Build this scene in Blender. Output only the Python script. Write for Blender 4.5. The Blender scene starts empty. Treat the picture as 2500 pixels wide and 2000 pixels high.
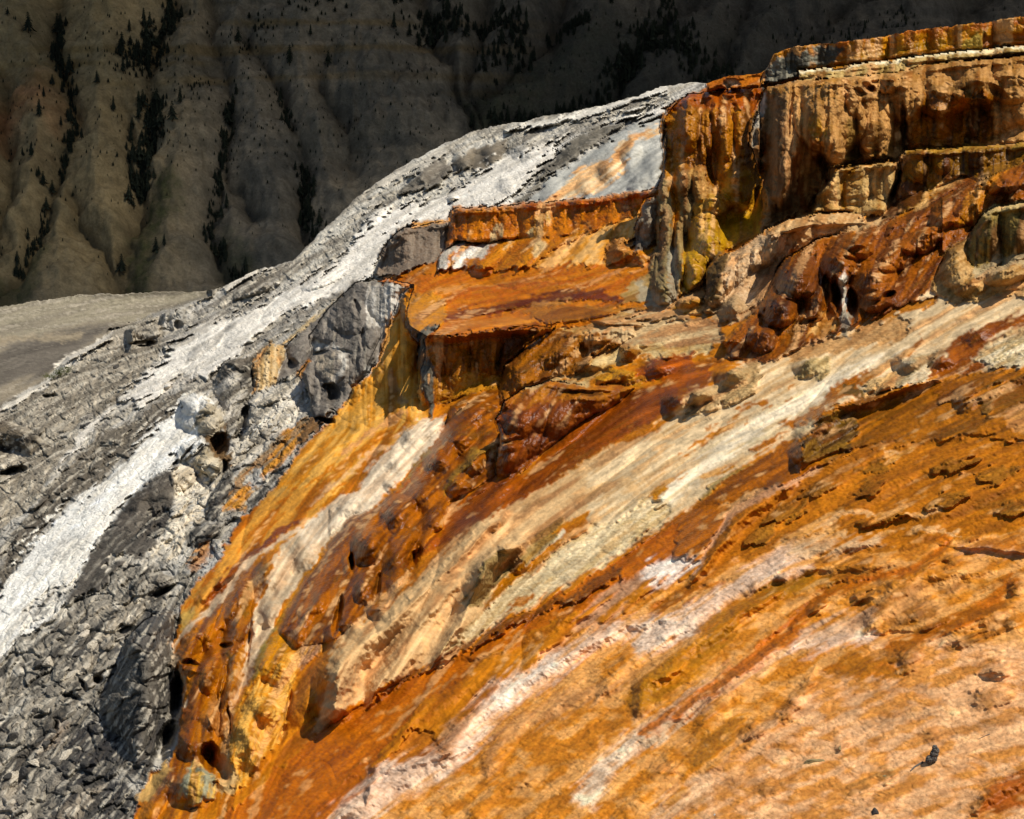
import bpy, bmesh, math, random
import numpy as np
from mathutils import Vector

random.seed(7)
SC = bpy.context.scene
COL = SC.collection
# ------------------------------------------------------------------ camera, sky, sun
F_PX = 4023.0; CX, CY = 1078.0, 862.5; HOR = 300.0
PITCH = math.atan((CY - HOR) / F_PX)
CAM = np.array([0.0, 0.0, 3.0])
cd = bpy.data.cameras.new('camera'); cam = bpy.data.objects.new('camera', cd); COL.objects.link(cam)
cd.sensor_width = 36.0; cd.lens = 36.0 * F_PX / 2156.0; cd.clip_start = 0.2; cd.clip_end = 9000
cam.location = CAM; cam.rotation_euler = (math.pi / 2 - PITCH, 0, 0); SC.camera = cam
SUN = Vector((0.44, -0.27, 0.86)).normalized()
elev = math.asin(SUN.z); azim = math.atan2(SUN.x, SUN.y)
w = bpy.data.worlds.new('World'); SC.world = w; w.use_nodes = True
nt = w.node_tree; sky = nt.nodes.new('ShaderNodeTexSky'); sky.sky_type = 'NISHITA'; sky.sun_disc = False
sky.sun_elevation = elev; sky.sun_rotation = azim
nt.links.new(sky.outputs[0], nt.nodes['Background'].inputs[0]); nt.nodes['Background'].inputs[1].default_value = 0.07
sd_ = bpy.data.lights.new('sun', 'SUN'); so = bpy.data.objects.new('sun', sd_); COL.objects.link(so)
sd_.energy = 4.3; sd_.angle = math.radians(0.53); sd_.color = (1.0, 0.94, 0.83)
so.rotation_euler = (-SUN).to_track_quat('-Z', 'Y').to_euler()
so.location = (20, 0, 40)
SC.view_settings.view_transform = 'Standard'; SC.view_settings.look = 'None'
SC.view_settings.exposure = 0.30; SC.view_settings.gamma = 1.0

# ------------------------------------------------------------------ numeric helpers
f4 = np.float32
_rng = np.random.default_rng(11)
PERM = _rng.permutation(256).astype(np.int32); PERM = np.concatenate([PERM, PERM, PERM])
GR = _rng.normal(size=(256, 3)).astype(f4); GR /= np.linalg.norm(GR, axis=1)[:, None]

def perlin(P, sx, sy=None, sz=None, seed=0):
    sy = sx if sy is None else sy; sz = sx if sz is None else sz
    x = (P[..., 0] * sx + seed * 17.13).astype(f4); y = (P[..., 1] * sy + seed * 5.7).astype(f4); z = (P[..., 2] * sz - seed * 9.2).astype(f4)
    xi = np.floor(x).astype(np.int32); yi = np.floor(y).astype(np.int32); zi = np.floor(z).astype(np.int32)
    x -= xi; y -= yi; z -= zi
    u = x * x * x * (x * (x * 6 - 15) + 10); v = y * y * y * (y * (y * 6 - 15) + 10); q = z * z * z * (z * (z * 6 - 15) + 10)
    out = 0
    for a in (0, 1):
        wa = u if a else 1 - u
        pa = PERM[(xi + a) & 255]
        for b in (0, 1):
            wb = wa * (v if b else 1 - v)
            pb = PERM[(pa + yi + b) & 255]
            for c in (0, 1):
                g = GR[PERM[(pb + zi + c) & 255]]
                out = out + wb * (q if c else 1 - q) * (g[..., 0] * (x - a) + g[..., 1] * (y - b) + g[..., 2] * (z - c))
    return out * 1.6

def fbm(P, s, n=3, seed=0, gain=0.5, **k):
    o = 0; a = 1; t = 0
    for i in range(n):
        o = o + a * perlin(P, s * 2.03 ** i, seed=seed + i * 3); t += a; a *= gain
    return o / t * 1.3

def ridged(P, s, n=3, seed=0):
    o = 0; a = 1; t = 0
    for i in range(n):
        o = o + a * (1 - 2 * np.abs(perlin(P, s * 2.1 ** i, seed=seed + i * 5))); t += a; a *= 0.5
    return o / t

def voronoi(P, sx, sy, sz, seed=0):
    x = P[..., 0] * sx + seed; y = P[..., 1] * sy; z = P[..., 2] * sz
    xi = np.floor(x).astype(np.int32); yi = np.floor(y).astype(np.int32); zi = np.floor(z).astype(np.int32)
    d1 = np.full(x.shape, 9., f4); d2 = d1.copy(); idv = np.zeros(x.shape, f4)
    for a in (-1, 0, 1):
        for b in (-1, 0, 1):
            for c in (-1, 0, 1):
                h = PERM[(PERM[(PERM[(xi + a) & 255] + yi + b) & 255] + zi + c) & 255]
                d = (xi + a + .5 + .5 * GR[h, 0] - x) ** 2 + (yi + b + .5 + .5 * GR[h, 1] - y) ** 2 + (zi + c + .5 + .5 * GR[h, 2] - z) ** 2
                n = d < d1
                d2 = np.where(n, d1, np.minimum(d2, d)); idv = np.where(n, h / 255.0, idv); d1 = np.where(n, d, d1)
    return np.sqrt(d1), np.sqrt(d2), idv.astype(f4)

def sstep(a, b, x):
    t = np.clip((x - a) / (b - a), 0, 1); return t * t * (3 - 2 * t)

def lin(c):
    c = np.array(c, float) / 255; return np.where(c < .04045, c / 12.92, ((c + .055) / 1.055) ** 2.4)

# crops used while tracing: name -> x0, y0, scale to full-view units
CR = {'0': (0, 0, 1), '1': (0, 0, .375), '2': (690, 0, .375), '3': (1336.7, 0, .38), '4': (0, 603.7, .35), '5': (690, 603.7, .35),
      '6': (1379.8, 603.7, .36), '7': (0, 1121, .35), '8': (690, 1121, .35), '9': (1379.8, 1121, .36),
      'A': (258.7, 1078, .35), 'B': (1336.7, 129.4, .325), 'C': (345, 560.6, .3), 'E': (0, 1034.9, .3)}
def cc(k, pts):
    a, b, s = CR[k]; return [(a + p[0] * s, b + p[1] * s) for p in pts]

# ------------------------------------------------------------------ base grid of the slope
S = 2.0
xs = np.arange(-480, 2420, S); ys = np.arange(-30, 1930, S)
X, Y = np.meshgrid(xs, ys); X = X.astype(f4); Y = Y.astype(f4)
H_, W_ = X.shape
SIL = [(-600, 700), (-240, 668), (-100, 656), (0, 647), (75, 634), (188, 620), (319, 614), (440, 613), (470, 603), (525, 574), (589, 555), (619, 544), (637, 525),
       (686, 476), (733, 431), (765, 405), (810, 372), (851, 345), (900, 319), (952, 296), (990, 277), (1065, 261), (1132, 249), (1146, 244), (1215, 236), (1290, 214),
       (1346, 199), (1387, 183), (1421, 179), (1490, 171), (1496, 169), (1503, 166), (1515, 163), (1603, 155), (1610, 150), (1618, 138), (1629, 112), (1663, 103), (1728, 91),
       (1766, 88), (1888, 70), (1945, 62), (2059, 47), (2156, 37), (2400, 18)]
ysil = np.interp(xs, [p[0] for p in SIL], [p[1] for p in SIL])
rs = np.random.default_rng(3)
def n1d(n, step, amp):
    k = rs.normal(size=n // step + 3); return np.interp(np.arange(n) / step, np.arange(len(k)), k) * amp
ysil = ysil + n1d(W_, 9, 1.0) + n1d(W_, 3, 0.8) + n1d(W_, 22, 1.2)
YE = np.maximum(Y, ysil[None, :].astype(f4))          # rows above the crest wrap over it
KB = np.maximum(ysil[None, :] - Y, 0) / S

def dirs(x, y):
    u = (x - CX) / F_PX; v = (CY - y) / F_PX
    c, s = math.cos(PITCH), math.sin(PITCH)
    return u, c + v * s, -s + v * c                   # x, y(forward), z

# signed distance inside polygon (positive inside), on a sub-window
def sdpoly(pts, pad, XX=None, YY=None, full=False):
    p = np.array(pts, float)
    x0, y0 = p.min(0) - pad; x1, y1 = p.max(0) + pad
    i0 = max(0, int((x0 - xs[0]) / S)); i1 = min(W_, int((x1 - xs[0]) / S) + 2)
    j0 = max(0, int((y0 - ys[0]) / S)); j1 = min(H_, int((y1 - ys[0]) / S) + 2)
    if i1 <= i0 or j1 <= j0: return None
    sl = (slice(j0, j1), slice(i0, i1))
    A = (XX if XX is not None else X)[sl]; B = (YY if YY is not None else YE)[sl]
    d = np.full(A.shape, 1e9, f4); ins = np.zeros(A.shape, bool)
    for k in range(len(p)):
        ax, ay = p[k - 1]; bx, by = p[k]
        ex, ey = bx - ax, by - ay; L = ex * ex + ey * ey + 1e-9
        t = np.clip(((A - ax) * ex + (B - ay) * ey) / L, 0, 1)
        d = np.minimum(d, (A - ax - t * ex) ** 2 + (B - ay - t * ey) ** 2)
        if ay != by:
            cr = (ay > B) != (by > B)
            ins ^= cr & (A < ex * (B - ay) / ey + ax)
    d = np.sqrt(d)
    return sl, np.where(ins, d, -d)

def sdstroke(pts, wid, pad, XX=None, YY=None):
    p = np.array(pts, float); wid = np.array(wid if hasattr(wid, '__len__') else [wid] * len(p), float)
    if len(wid) != len(p): wid = np.interp(np.linspace(0, 1, len(p)), np.linspace(0, 1, len(wid)), wid)
    m = wid.max() + pad
    x0, y0 = p.min(0) - m; x1, y1 = p.max(0) + m
    i0 = max(0, int((x0 - xs[0]) / S)); i1 = min(W_, int((x1 - xs[0]) / S) + 2)
    j0 = max(0, int((y0 - ys[0]) / S)); j1 = min(H_, int((y1 - ys[0]) / S) + 2)
    if i1 <= i0 or j1 <= j0: return None
    sl = (slice(j0, j1), slice(i0, i1))
    A = (XX if XX is not None else X)[sl]; B = (YY if YY is not None else YE)[sl]
    best = np.full(A.shape, -1e9, f4)
    for k in range(1, len(p)):
        ax, ay = p[k - 1]; ex, ey = p[k] - p[k - 1]; L = ex * ex + ey * ey + 1e-9
        t = np.clip(((A - ax) * ex + (B - ay) * ey) / L, 0, 1)
        best = np.maximum(best, wid[k - 1] + (wid[k] - wid[k - 1]) * t - np.sqrt((A - ax - t * ex) ** 2 + (B - ay - t * ey) ** 2))
    return sl, best

# image-plane noise fields only bend the outlines of traced patches
PX = np.stack([X, YE, np.zeros_like(X)], -1)
WX = fbm(PX, 1 / 60., 3, 21); WY = fbm(PX, 1 / 60., 3, 31)
FX = fbm(PX, 1 / 12., 2, 41); FY = fbm(PX, 1 / 12., 2, 51)

# ------------------------------------------------------------------ depth of the slope
dx, dy, dz = dirs(X, YE)
A_, B_, Z0 = 0.42, 0.20, 5.0
wb = (A_ * dx + B_ * dy - dz) / Z0
wm = 0.030
wv = 0.5 * (wb + wm + np.sqrt((wb - wm) ** 2 + 0.008 ** 2))
D = (1 / wv).astype(f4)

def blur1(a, n):
    k = np.ones(n) / n; return np.convolve(np.pad(a, (n // 2, n - 1 - n // 2), 'edge'), k, 'valid')

def rnd(t):
    t = np.clip(t, 0, 1); return np.sqrt(1 - (1 - t) ** 2)

DEP = {'W0': (17.6, 17.5), 'W1': (17.9, 17.2), 'W2': (17.2, 16.6), 'W3': (16.4, 15.9), 'W4': (16.7, 17.0), 'W5': (16.1, 15.7), 'W6': (15.7, 15.1), 'W9': (14.9, 15.5), 'W10': (20.0, 18.4), 'W11': (19.4, 17.6), 'W12': (20.5, 20.3),
       'W13': (17.4, 17.3), 'W14': (15.45, 15.6), 'W14b': (15.9, 15.8), 'W15': (14.9, 15.1), 'W16': (13.4, 13.9), 'G1': (16.6, 16.4), 'WS': (16.3, 15.9)}
def wall(k, pts, R=26, bulge=8, warp=5, lean=0.0, upto=1.0):
    dep = None
    for n_, v_ in W.items():
        if v_[1] is pts and n_ in DEP: dep = DEP[n_]
    r = sdpoly(cc(k, pts), 6, X + WX * warp * 1.5 + FX * warp * .4, YE + WY * warp + FY * warp * .3)
    if r is None: return
    sl, d = r; m = d > 0
    if not m.any(): return
    Dl = D[sl]; h = m.shape[0]
    last = h - 1 - np.argmax(m[::-1], 0); has = m.any(0)
    foot = Dl[np.minimum(last + 1, h - 1), np.arange(m.shape[1])]
    idx = np.where(has)[0]
    foot = np.interp(np.arange(m.shape[1]), idx, foot[idx]); 
    cxs = np.arange(len(foot)); pf = np.polyval(np.polyfit(cxs, foot, 2 if len(foot) > 40 else 1), cxs)
    foot = pf + (blur1(foot, 15) - pf) * .25
    if dep: foot = dep[0] + (dep[1] - dep[0]) * (cxs - idx[0]) / max(1, idx[-1] - idx[0])
    up = (last[None, :] - np.arange(h)[:, None]) * S
    tgt = foot[None, :] * (1 + lean * np.clip(up, 0, 999) / F_PX)
    pull = np.maximum(Dl - tgt, 0) * upto
    prof = np.where(m, rnd(d / R), 0)
    rim = np.minimum(pull, R * 1.3 * tgt / F_PX) * (1 - prof)
    D[sl] = np.where(m, Dl - pull + rim - prof * bulge * tgt / F_PX * np.clip(pull / (R * tgt / F_PX + 1e-6), .5, 1), Dl)

def flat(k, pts, ax, ay, soft=5, f=1.0):
    r = sdpoly(cc(k, pts), 6, X + WX * 6, YE + WY * 3)
    sl, d = r
    z = ax
    t = z / np.minimum(dz[sl], -1e-4)
    a = sstep(0, soft, d) * f
    D[sl] = D[sl] * (1 - a) + np.minimum(np.clip(t, 4, 70), D[sl]) * a

def gain(sl, m):
    g = np.abs(np.diff(D[sl], axis=0, append=D[sl][-1:])) / S * F_PX / D[sl]
    g = g[m] if m.any() else g
    return float(np.clip(.45 + .55 * np.median(g), 1, 4.5))
DG = {'0': 1, '1': 1, '2': 1.3, '3': 2.2, '4': 1.0, '5': 1.3, '6': 1.5, '7': 1.0, '8': 1.9, '9': .5, 'C': 1.0}
def dome(k, cx, cy, rx, ry, ang, hh, p=0.65):
    a, b, s = CR[k]; cx = a + cx * s; cy = b + cy * s; rx *= s; ry *= s
    R = max(rx, ry) * 1.3
    i0 = max(0, int((cx - R - xs[0]) / S)); i1 = min(W_, int((cx + R - xs[0]) / S) + 1)
    j0 = max(0, int((cy - R - ys[0]) / S)); j1 = min(H_, int((cy + R - ys[0]) / S) + 1)
    if i1 <= i0 or j1 <= j0: return
    sl = (slice(j0, j1), slice(i0, i1))
    c, sn = math.cos(math.radians(ang)), math.sin(math.radians(ang))
    A = X[sl] + WX[sl] * 6 + FX[sl] * 1.5 - cx; B = -(YE[sl] + WY[sl] * 6 + FY[sl] * 1.5 - cy)
    uu = (A * c + B * sn) / rx; vv = (-A * sn + B * c) / ry
    q = np.clip(1 - uu * uu - vv * vv, 0, 1) ** (p if k in 'C4' else .85 if k == '3' else 1.4 if k in '57' else 1.5)
    D[sl] -= q * hh * DG[k] * (gain(sl, q > .1) if abs(hh) < 61 else 1) * D[sl] / F_PX

def mound(k, pts, R, hh, warp=5):
    r = sdpoly(cc(k, pts), 4, X + WX * warp * 1.5 + FX * warp * .4, YE + WY * warp + FY * warp * .3)
    if r is None: return
    sl, d = r
    D[sl] -= rnd(d / R) * (d > 0) * hh * gain(sl, d > 2) * D[sl] / F_PX

def ridge(k, pts, wid, hh, p=1.0):
    a, b, s = CR[k]
    wd = [q * s for q in (wid if hasattr(wid, '__len__') else [wid])]
    n_ = len(pts); wd = list(np.interp(np.linspace(0, 1, n_), np.linspace(0, 1, len(wd)), wd)) if len(wd) > 1 else wd * n_
    pp = cc(k, pts); (ax_, ay_), (bx_, by_) = pp[0], pp[1]; (ex_, ey_), (fx_, fy_) = pp[-2], pp[-1]
    pp = [(ax_ - (bx_ - ax_) * .25, ay_ - (by_ - ay_) * .25)] + [((ax_ * 3 + bx_) / 4, (ay_ * 3 + by_) / 4)] + pp[1:-1] + [((ex_ + fx_ * 3) / 4, (ey_ + fy_ * 3) / 4), (fx_ + (fx_ - ex_) * .3, fy_ + (fy_ - ey_) * .3)]
    wd = [wd[0] * .2, wd[0] * .85] + wd[1:-1] + [wd[-1] * .85, wd[-1] * .2]
    r = sdstroke(pp, wd, 4, X + WX * 8 + FX * 2, YE + WY * 8 + FY * 2)
    if r is None: return
    sl, d = r
    t = np.clip(d / max(wd), 0, 1)
    D[sl] -= (t * t * (3 - 2 * t)) ** p * hh * gain(sl, d > 2) * D[sl] / F_PX

# far knoll on the left
KN = cc('0', [(-520, 600), (440, 590), (445, 622), (350, 655)]) + cc('4', [(690, 285), (560, 365), (420, 435), (300, 560), (0, 735)]) + [(-520, 980)]
sl, d = sdpoly(KN, 6)
far = 33 + 13 * sstep(890, 620, YE[sl]); a = sstep(-1, 6, d); D[sl] = D[sl] * (1 - a) + far * a

DBACK = D.copy()
W = {}
def reg(n, k, pts): W[n] = (k, pts); return pts
# ---- upper right tiers
wall('3', reg('W1', '3', [(690, 475), (700, 400), (745, 330), (770, 262), (860, 240), (1030, 210), (1130, 205), (1450, 155), (1900, 95), (2156, 70), (2700, 0), (2700, 200), (2156, 252), (1700, 302), (1300, 348), (912, 392), (900, 435), (760, 465)]), R=10, bulge=5)
wall('3', reg('W0', '3', [(415, 505), (420, 455), (470, 425), (700, 395), (690, 475), (560, 490)]), R=8, bulge=4)
wall('3', reg('W2', '3', [(905, 395), (1300, 348), (1700, 300), (2156, 252), (2700, 200), (2700, 250), (2156, 302), (1700, 348), (1500, 402), (1200, 428), (900, 442)]), R=6, bulge=7, warp=2)
wall('3', reg('W3', '3', [(690, 560), (720, 490), (780, 465), (900, 440), (1200, 427), (1500, 402), (1700, 348), (2156, 303), (2700, 250), (2700, 720), (2156, 792), (1800, 825), (1500, 842), (1480, 880), (1250, 905), (1080, 920), (1050, 990), (1000, 1120), (930, 1180), (850, 1215), (690, 1300), (710, 1000), (640, 800)]), R=60, bulge=26, lean=0.5, warp=8)
wall('3', reg('W4', '3', [(148, 670), (205, 590), (290, 525), (400, 505), (740, 475), (720, 560), (665, 700), (690, 930), (730, 1100), (700, 1300), (600, 1320), (420, 1440), (390, 1560), (250, 1650), (200, 1695), (110, 1685), (88, 1500), (120, 1300), (140, 1000), (165, 900), (145, 800)]), R=64, bulge=20, lean=0.5, warp=8)
for q in [(1080, 640, 200, 240, 10, 74), (830, 800, 100, 340, -4, 60), (960, 780, 90, 240, -12, 30), (1330, 700, 110, 240, 0, 44), (1700, 560, 150, 90, 5, 44), (1900, 500, 140, 90, 0, 44), (1500, 560, 120, 120, 0, 34), (2100, 480, 130, 100, 0, 34), (1560, 700, 60, 140, 0, 16),
          (2080, 640, 110, 170, 0, 20), (1240, 560, 80, 100, 0, 14), (1100, 820, 60, 130, 10, 20), (830, 1010, 45, 160, -6, 34), (720, 1150, 60, 190, -14, 26), (2200, 600, 110, 160, 0, 20), (1400, 480, 60, 50, 0, 14), (1260, 470, 60, 40, 0, 12), (1640, 470, 60, 50, 0, 12),
          (300, 700, 60, 160, 0, 20), (480, 720, 60, 190, 5, 20), (600, 720, 60, 190, 0, 18), (390, 760, 40, 150, 0, 12), (270, 1010, 48, 75, 0, 22), (275, 1180, 50, 120, 0, 14), (355, 1030, 45, 95, 0, 22), (570, 1050, 95, 110, 10, 30), (425, 1140, 115, 80, 5, 34), (400, 1330, 110, 150, 10, 30),
          (320, 1500, 80, 110, 0, 26), (170, 1250, 45, 330, -2, 22), (240, 1420, 30, 200, 0, 18), (150, 1600, 70, 100, 0, 20)]:
    dome('3', *q)
for q in [(1490, 700, 18, 150, 0, -22), (1290, 480, 50, 26, -25, -18), (1920, 640, 60, 130, 0, -18), (1780, 660, 40, 110, 0, -12), (860, 600, 14, 180, -3, -12), (1040, 900, 22, 130, 0, -16), (690, 1000, 22, 200, -8, -22), (420, 930, 20, 120, 10, -14), (2010, 505, 60, 30, -30, -18)]:
    dome('3', *q)
wall('3', reg('W5', '3', [(985, 1182), (1010, 1090), (1080, 1000), (1110, 940), (1250, 912), (1462, 893), (1455, 1000), (1420, 1090), (1385, 1180), (1100, 1180)]), R=20, bulge=8, lean=.3)
for q in [(1090, 1080, 60, 110, -15, 16), (1230, 1060, 80, 130, -12, 18), (1380, 1010, 70, 100, 0, 12), (950, 1200, 60, 30, 0, 12), (1330, 1150, 70, 40, 10, 10)]: dome('3', *q)
wall('3', reg('W6', '3', [(1380, 1200), (1440, 1100), (1465, 990), (1460, 870), (1500, 838), (1850, 818), (2156, 790), (2700, 740), (2700, 850), (2156, 900), (2030, 960), (1950, 1010), (1810, 975), (1650, 1060), (1500, 1180)]), R=14, bulge=12, lean=.2)
for q in [(1560, 930, 70, 90, 0, 18), (1700, 900, 60, 70, 0, 14), (1900, 890, 60, 60, 0, 14), (1500, 1060, 60, 100, 0, 16)]: dome('3', *q)
wall('3', reg('W9', '3', [(400, 1620), (395, 1500), (430, 1430), (560, 1390), (700, 1290), (860, 1215), (1000, 1185), (1400, 1180), (1350, 1250), (1200, 1290), (1000, 1322), (830, 1440), (790, 1490), (690, 1690), (560, 1740), (400, 1740)]), R=44, bulge=26, lean=1.2)
for q in [(480, 1560, 70, 150, -20, 26), (600, 1520, 80, 160, -25, 24), (740, 1380, 70, 150, -35, 22), (900, 1300, 90, 60, 20, 14), (1100, 1230, 110, 40, 10, 8)]: dome('3', *q)
dome('6', 460, 125, 95, 85, 10, 34); dome('6', 200, 90, 100, 50, 10, 18)
wall('3', reg('W8', '3', [(680, 1700), (790, 1500), (830, 1440), (900, 1400), (1000, 1330), (1250, 1275), (1500, 1205), (1700, 1100), (1900, 1000), (2156, 900), (2700, 780), (2700, 950), (2156, 1130), (2000, 1160), (1900, 1210), (1850, 1310), (1700, 1420), (1640, 1600), (1450, 1700), (1100, 1850), (800, 1980), (640, 2000), (540, 1990), (480, 1890), (580, 1800)]), R=70, bulge=22, lean=1.6, upto=.85)
for q in [(900, 1560, 120, 110, 20, 34), (800, 1720, 110, 100, 10, 30), (1000, 1680, 70, 110, 0, 24), (1130, 1480, 110, 110, 10, 30), (1330, 1560, 130, 110, 20, 36), (1450, 1430, 120, 80, 30, 28), (1600, 1330, 130, 70, 30, 26), (1850, 1180, 120, 60, 30, 20), (1240, 1380, 90, 60, 15, 20), (2050, 1030, 100, 50, 20, 18),
          (700, 1880, 90, 80, 0, 24), (1330, 1680, 90, 60, 15, 20), (1700, 1220, 70, 60, 30, 14)]: dome('3', *q)
for q in [(1120, 1640, 26, 120, 8, -30), (1210, 1690, 30, 110, 0, -28), (1060, 1600, 24, 80, 0, -18), (1400, 1640, 50, 22, 20, -20), (960, 1780, 60, 18, 20, -14)]: dome('3', *q)
dome('3', 1162, 1570, 26, 90, 0, 6)
wall('3', reg('W7', '3', [(1840, 1450), (1850, 1300), (1920, 1190), (1990, 1155), (2156, 1125), (2700, 1040), (2700, 1350), (2156, 1440), (2000, 1480), (1880, 1505)]), R=22, bulge=14, lean=.4)
wall('3', reg('W7b', '3', [(1640, 1615), (1680, 1480), (1740, 1390), (1850, 1310), (1840, 1450), (1900, 1500), (2156, 1450), (2400, 1400), (2300, 1560), (2000, 1640), (1850, 1690), (1750, 1665)]), R=34, bulge=16, lean=1.5)
for q in [(1780, 1480, 80, 130, -25, 18), (1850, 1600, 100, 60, 0, 20), (2050, 1530, 120, 60, 10, 16), (1960, 1300, 70, 120, 0, 14), (2100, 1300, 80, 110, 0, 14)]: dome('3', *q)
# ---- middle terraces
wall('2', reg('W13', '2', [(1735, 1395), (1730, 1280), (1760, 1160), (1800, 1110), (1865, 1095), (1885, 1180), (1850, 1350), (1790, 1400)]), R=22, bulge=12)
wall('2', reg('W10', '2', [(662, 1410), (680, 1190), (705, 1172), (1060, 1150), (1500, 1110), (1870, 1052), (1870, 1095), (1790, 1120), (1740, 1200), (1500, 1295), (1200, 1338), (940, 1354), (710, 1362)]), R=18, bulge=8, lean=1.0, warp=6)
wall('2', reg('W11', '2', [(615, 1555), (628, 1450), (660, 1405), (710, 1362), (940, 1355), (1300, 1335), (1500, 1300), (1740, 1210), (1740, 1330), (1560, 1420), (1540, 1510), (1100, 1545), (740, 1552)]), R=16, bulge=8, lean=3.0)
wall('2', reg('W12', '2', [(262, 1545), (300, 1420), (340, 1350), (440, 1275), (685, 1240), (668, 1405), (640, 1440), (500, 1505), (400, 1535)]), R=24, bulge=14, lean=.3)
for q in [(1640, 1420, 80, 80, 10, 22), (1740, 1430, 70, 60, 0, 16), (860, 1500, 110, 60, 5, 14), (1190, 1270, 60, 70, -20, 8), (440, 1400, 110, 110, 20, 16), (580, 1370, 90, 110, 0, 10), (1800, 1250, 60, 110, 0, 14), (700, 1480, 60, 70, -30, 10)]: dome('2', *q)
flat('0', [(800, 592), (950, 566), (1200, 556), (1390, 540), (1480, 600), (1400, 662), (1250, 700), (1150, 692), (1000, 705), (900, 712), (862, 690), (850, 650), (862, 612)], -1.57, 0, soft=3)
sl, d = sdpoly(cc('5', [(560, -60), (500, 60), (420, 250), (330, 420), (150, 640), (-200, 1100), (0, 1250), (400, 900), (520, 800), (640, 500), (640, 100)]), 130); D[sl] *= 1 - .02 * sstep(-125, 60, d)
flat('6', [(-400, 200), (-150, 140), (60, 130), (290, 165), (380, 205), (380, 240), (0, 235), (-300, 250)], -1.44, 0, soft=14)
flat('3', [(940, 1215), (1080, 1190), (1385, 1182), (1340, 1240), (1000, 1250), (850, 1300), (800, 1290)], -.64, 0, soft=10)
wall('0', reg('WS', '0', [(868, 598), (845, 622), (815, 720), (797, 770), (748, 818), (722, 861), (690, 900), (760, 905), (880, 885), (880, 720), (856, 690), (860, 640)]), R=22, bulge=6, lean=.4)
wall('5', reg('W14b', '5', [(470, 700), (490, 500), (530, 340), (590, 250), (665, 225), (640, 300), (590, 335), (590, 420), (560, 600), (535, 800), (500, 765)]), R=18, bulge=8, lean=.8)
wall('5', reg('W14', '5', [(540, 800), (555, 560), (585, 400), (578, 320), (620, 298), (840, 285), (1000, 252), (1370, 238), (1360, 262), (1200, 350), (1080, 465), (1045, 590), (1000, 605), (850, 645), (700, 705), (640, 775), (620, 800)]), R=22, bulge=12, lean=.05, warp=6)
for q in [(610, 560, 70, 240, 0, 18), (760, 480, 70, 150, 0, 10), (950, 430, 60, 120, 0, 10), (620, 700, 60, 90, 0, 14), (900, 640, 180, 40, 10, 8)]: dome('5', *q)
for q in [(690, 480, 22, 130, 0, -10), (850, 420, 20, 110, 0, -12), (1030, 400, 26, 100, -10, -20)]: dome('5', *q)
wall('5', reg('W15', '5', [(1030, 710), (1042, 590), (1080, 470), (1180, 368), (1300, 292), (1380, 262), (1840, 238), (1850, 300), (1780, 340), (1700, 390), (1600, 420), (1530, 512), (1420, 535), (1200, 605), (1100, 690)]), R=34, bulge=14, lean=2.0)
for q in [(1150, 560, 110, 130, 40, 22), (1380, 420, 180, 70, 15, 18), (1600, 320, 160, 50, 10, 14), (1480, 470, 120, 50, 10, 12), (1700, 260, 120, 30, 5, 8)]: dome('5', *q)
for q in [(1600, 470, 90, 50, 25, 20), (1820, 400, 65, 55, 20, 18), (2000, 470, 150, 90, 20, 28), (1760, 540, 170, 60, 8, 20), (1900, 350, 60, 24, 0, 8), (2050, 400, 60, 40, 10, 12)]: dome('5', *q)
wall('5', reg('W16', '5', [(1005, 1145), (1035, 950), (1005, 800), (1055, 700), (1190, 602), (1340, 575), (1580, 590), (1850, 600), (1750, 690), (1550, 800), (1400, 910), (1300, 990), (1200, 1100), (1100, 1145)]), R=36, bulge=18, lean=.5)
for q in [(1180, 800, 140, 130, 0, 26), (1110, 1030, 100, 100, 20, 26), (1350, 780, 140, 110, 20, 20), (1550, 690, 150, 70, 10, 14), (1250, 960, 90, 80, 30, 14)]: dome('5', *q)
dome('5', 1100, 930, 80, 24, 10, -22); dome('5', 1560, 640, 180, 20, 3, -12)
# ---- golden ridges in the centre
GOLD = cc('5', [(0, 1560), (100, 1420), (240, 1335), (290, 1310), (400, 1240), (520, 1080), (640, 950), (700, 840), (740, 715), (860, 640), (1045, 600), (1055, 700), (1000, 800), (1030, 940), (1000, 1140), (850, 1240), (720, 1300), (705, 1440), (620, 1500), (560, 1640), (480, 1725)]) + \
       cc('8', [(350, 445), (200, 530), (60, 630), (0, 660), (-200, 700), (-300, 600), (-150, 300)])
mound('0', GOLD, 60, 26)
for q in [(860, 760, 160, 110, 30, 30), (800, 920, 130, 110, 45, 30), (680, 1050, 130, 100, 50, 26), (880, 1060, 70, 130, -35, 26), (560, 1250, 130, 100, 50, 28), (790, 1200, 80, 90, -30, 22), (420, 1370, 140, 110, 50, 30), (640, 1380, 90, 130, -20, 26), (250, 1560, 110, 130, -20, 44), (420, 1600, 90, 150, -20, 30), (600, 1560, 70, 110, -20, 22), (1000, 1250, 160, 50, 35, 10),
          (500, 1480, 60, 110, -25, 16), (950, 880, 50, 90, -10, 14)]: dome('5', *q)
for q in [(140, 180, 20, 60, 0, -40), (60, 500, 26, 150, -12, -26), (300, 330, 24, 120, -15, -16), (520, 170, 34, 80, -20, -26), (560, 120, 20, 50, 0, -20)]: dome('8', *q)
for q in [(130, 560, 90, 80, 20, 24), (300, 470, 60, 60, 20, 18), (220, 330, 70, 120, -10, 18), (420, 300, 60, 110, -20, 16), (40, 640, 60, 70, 0, 18)]: dome('8', *q)
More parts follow.
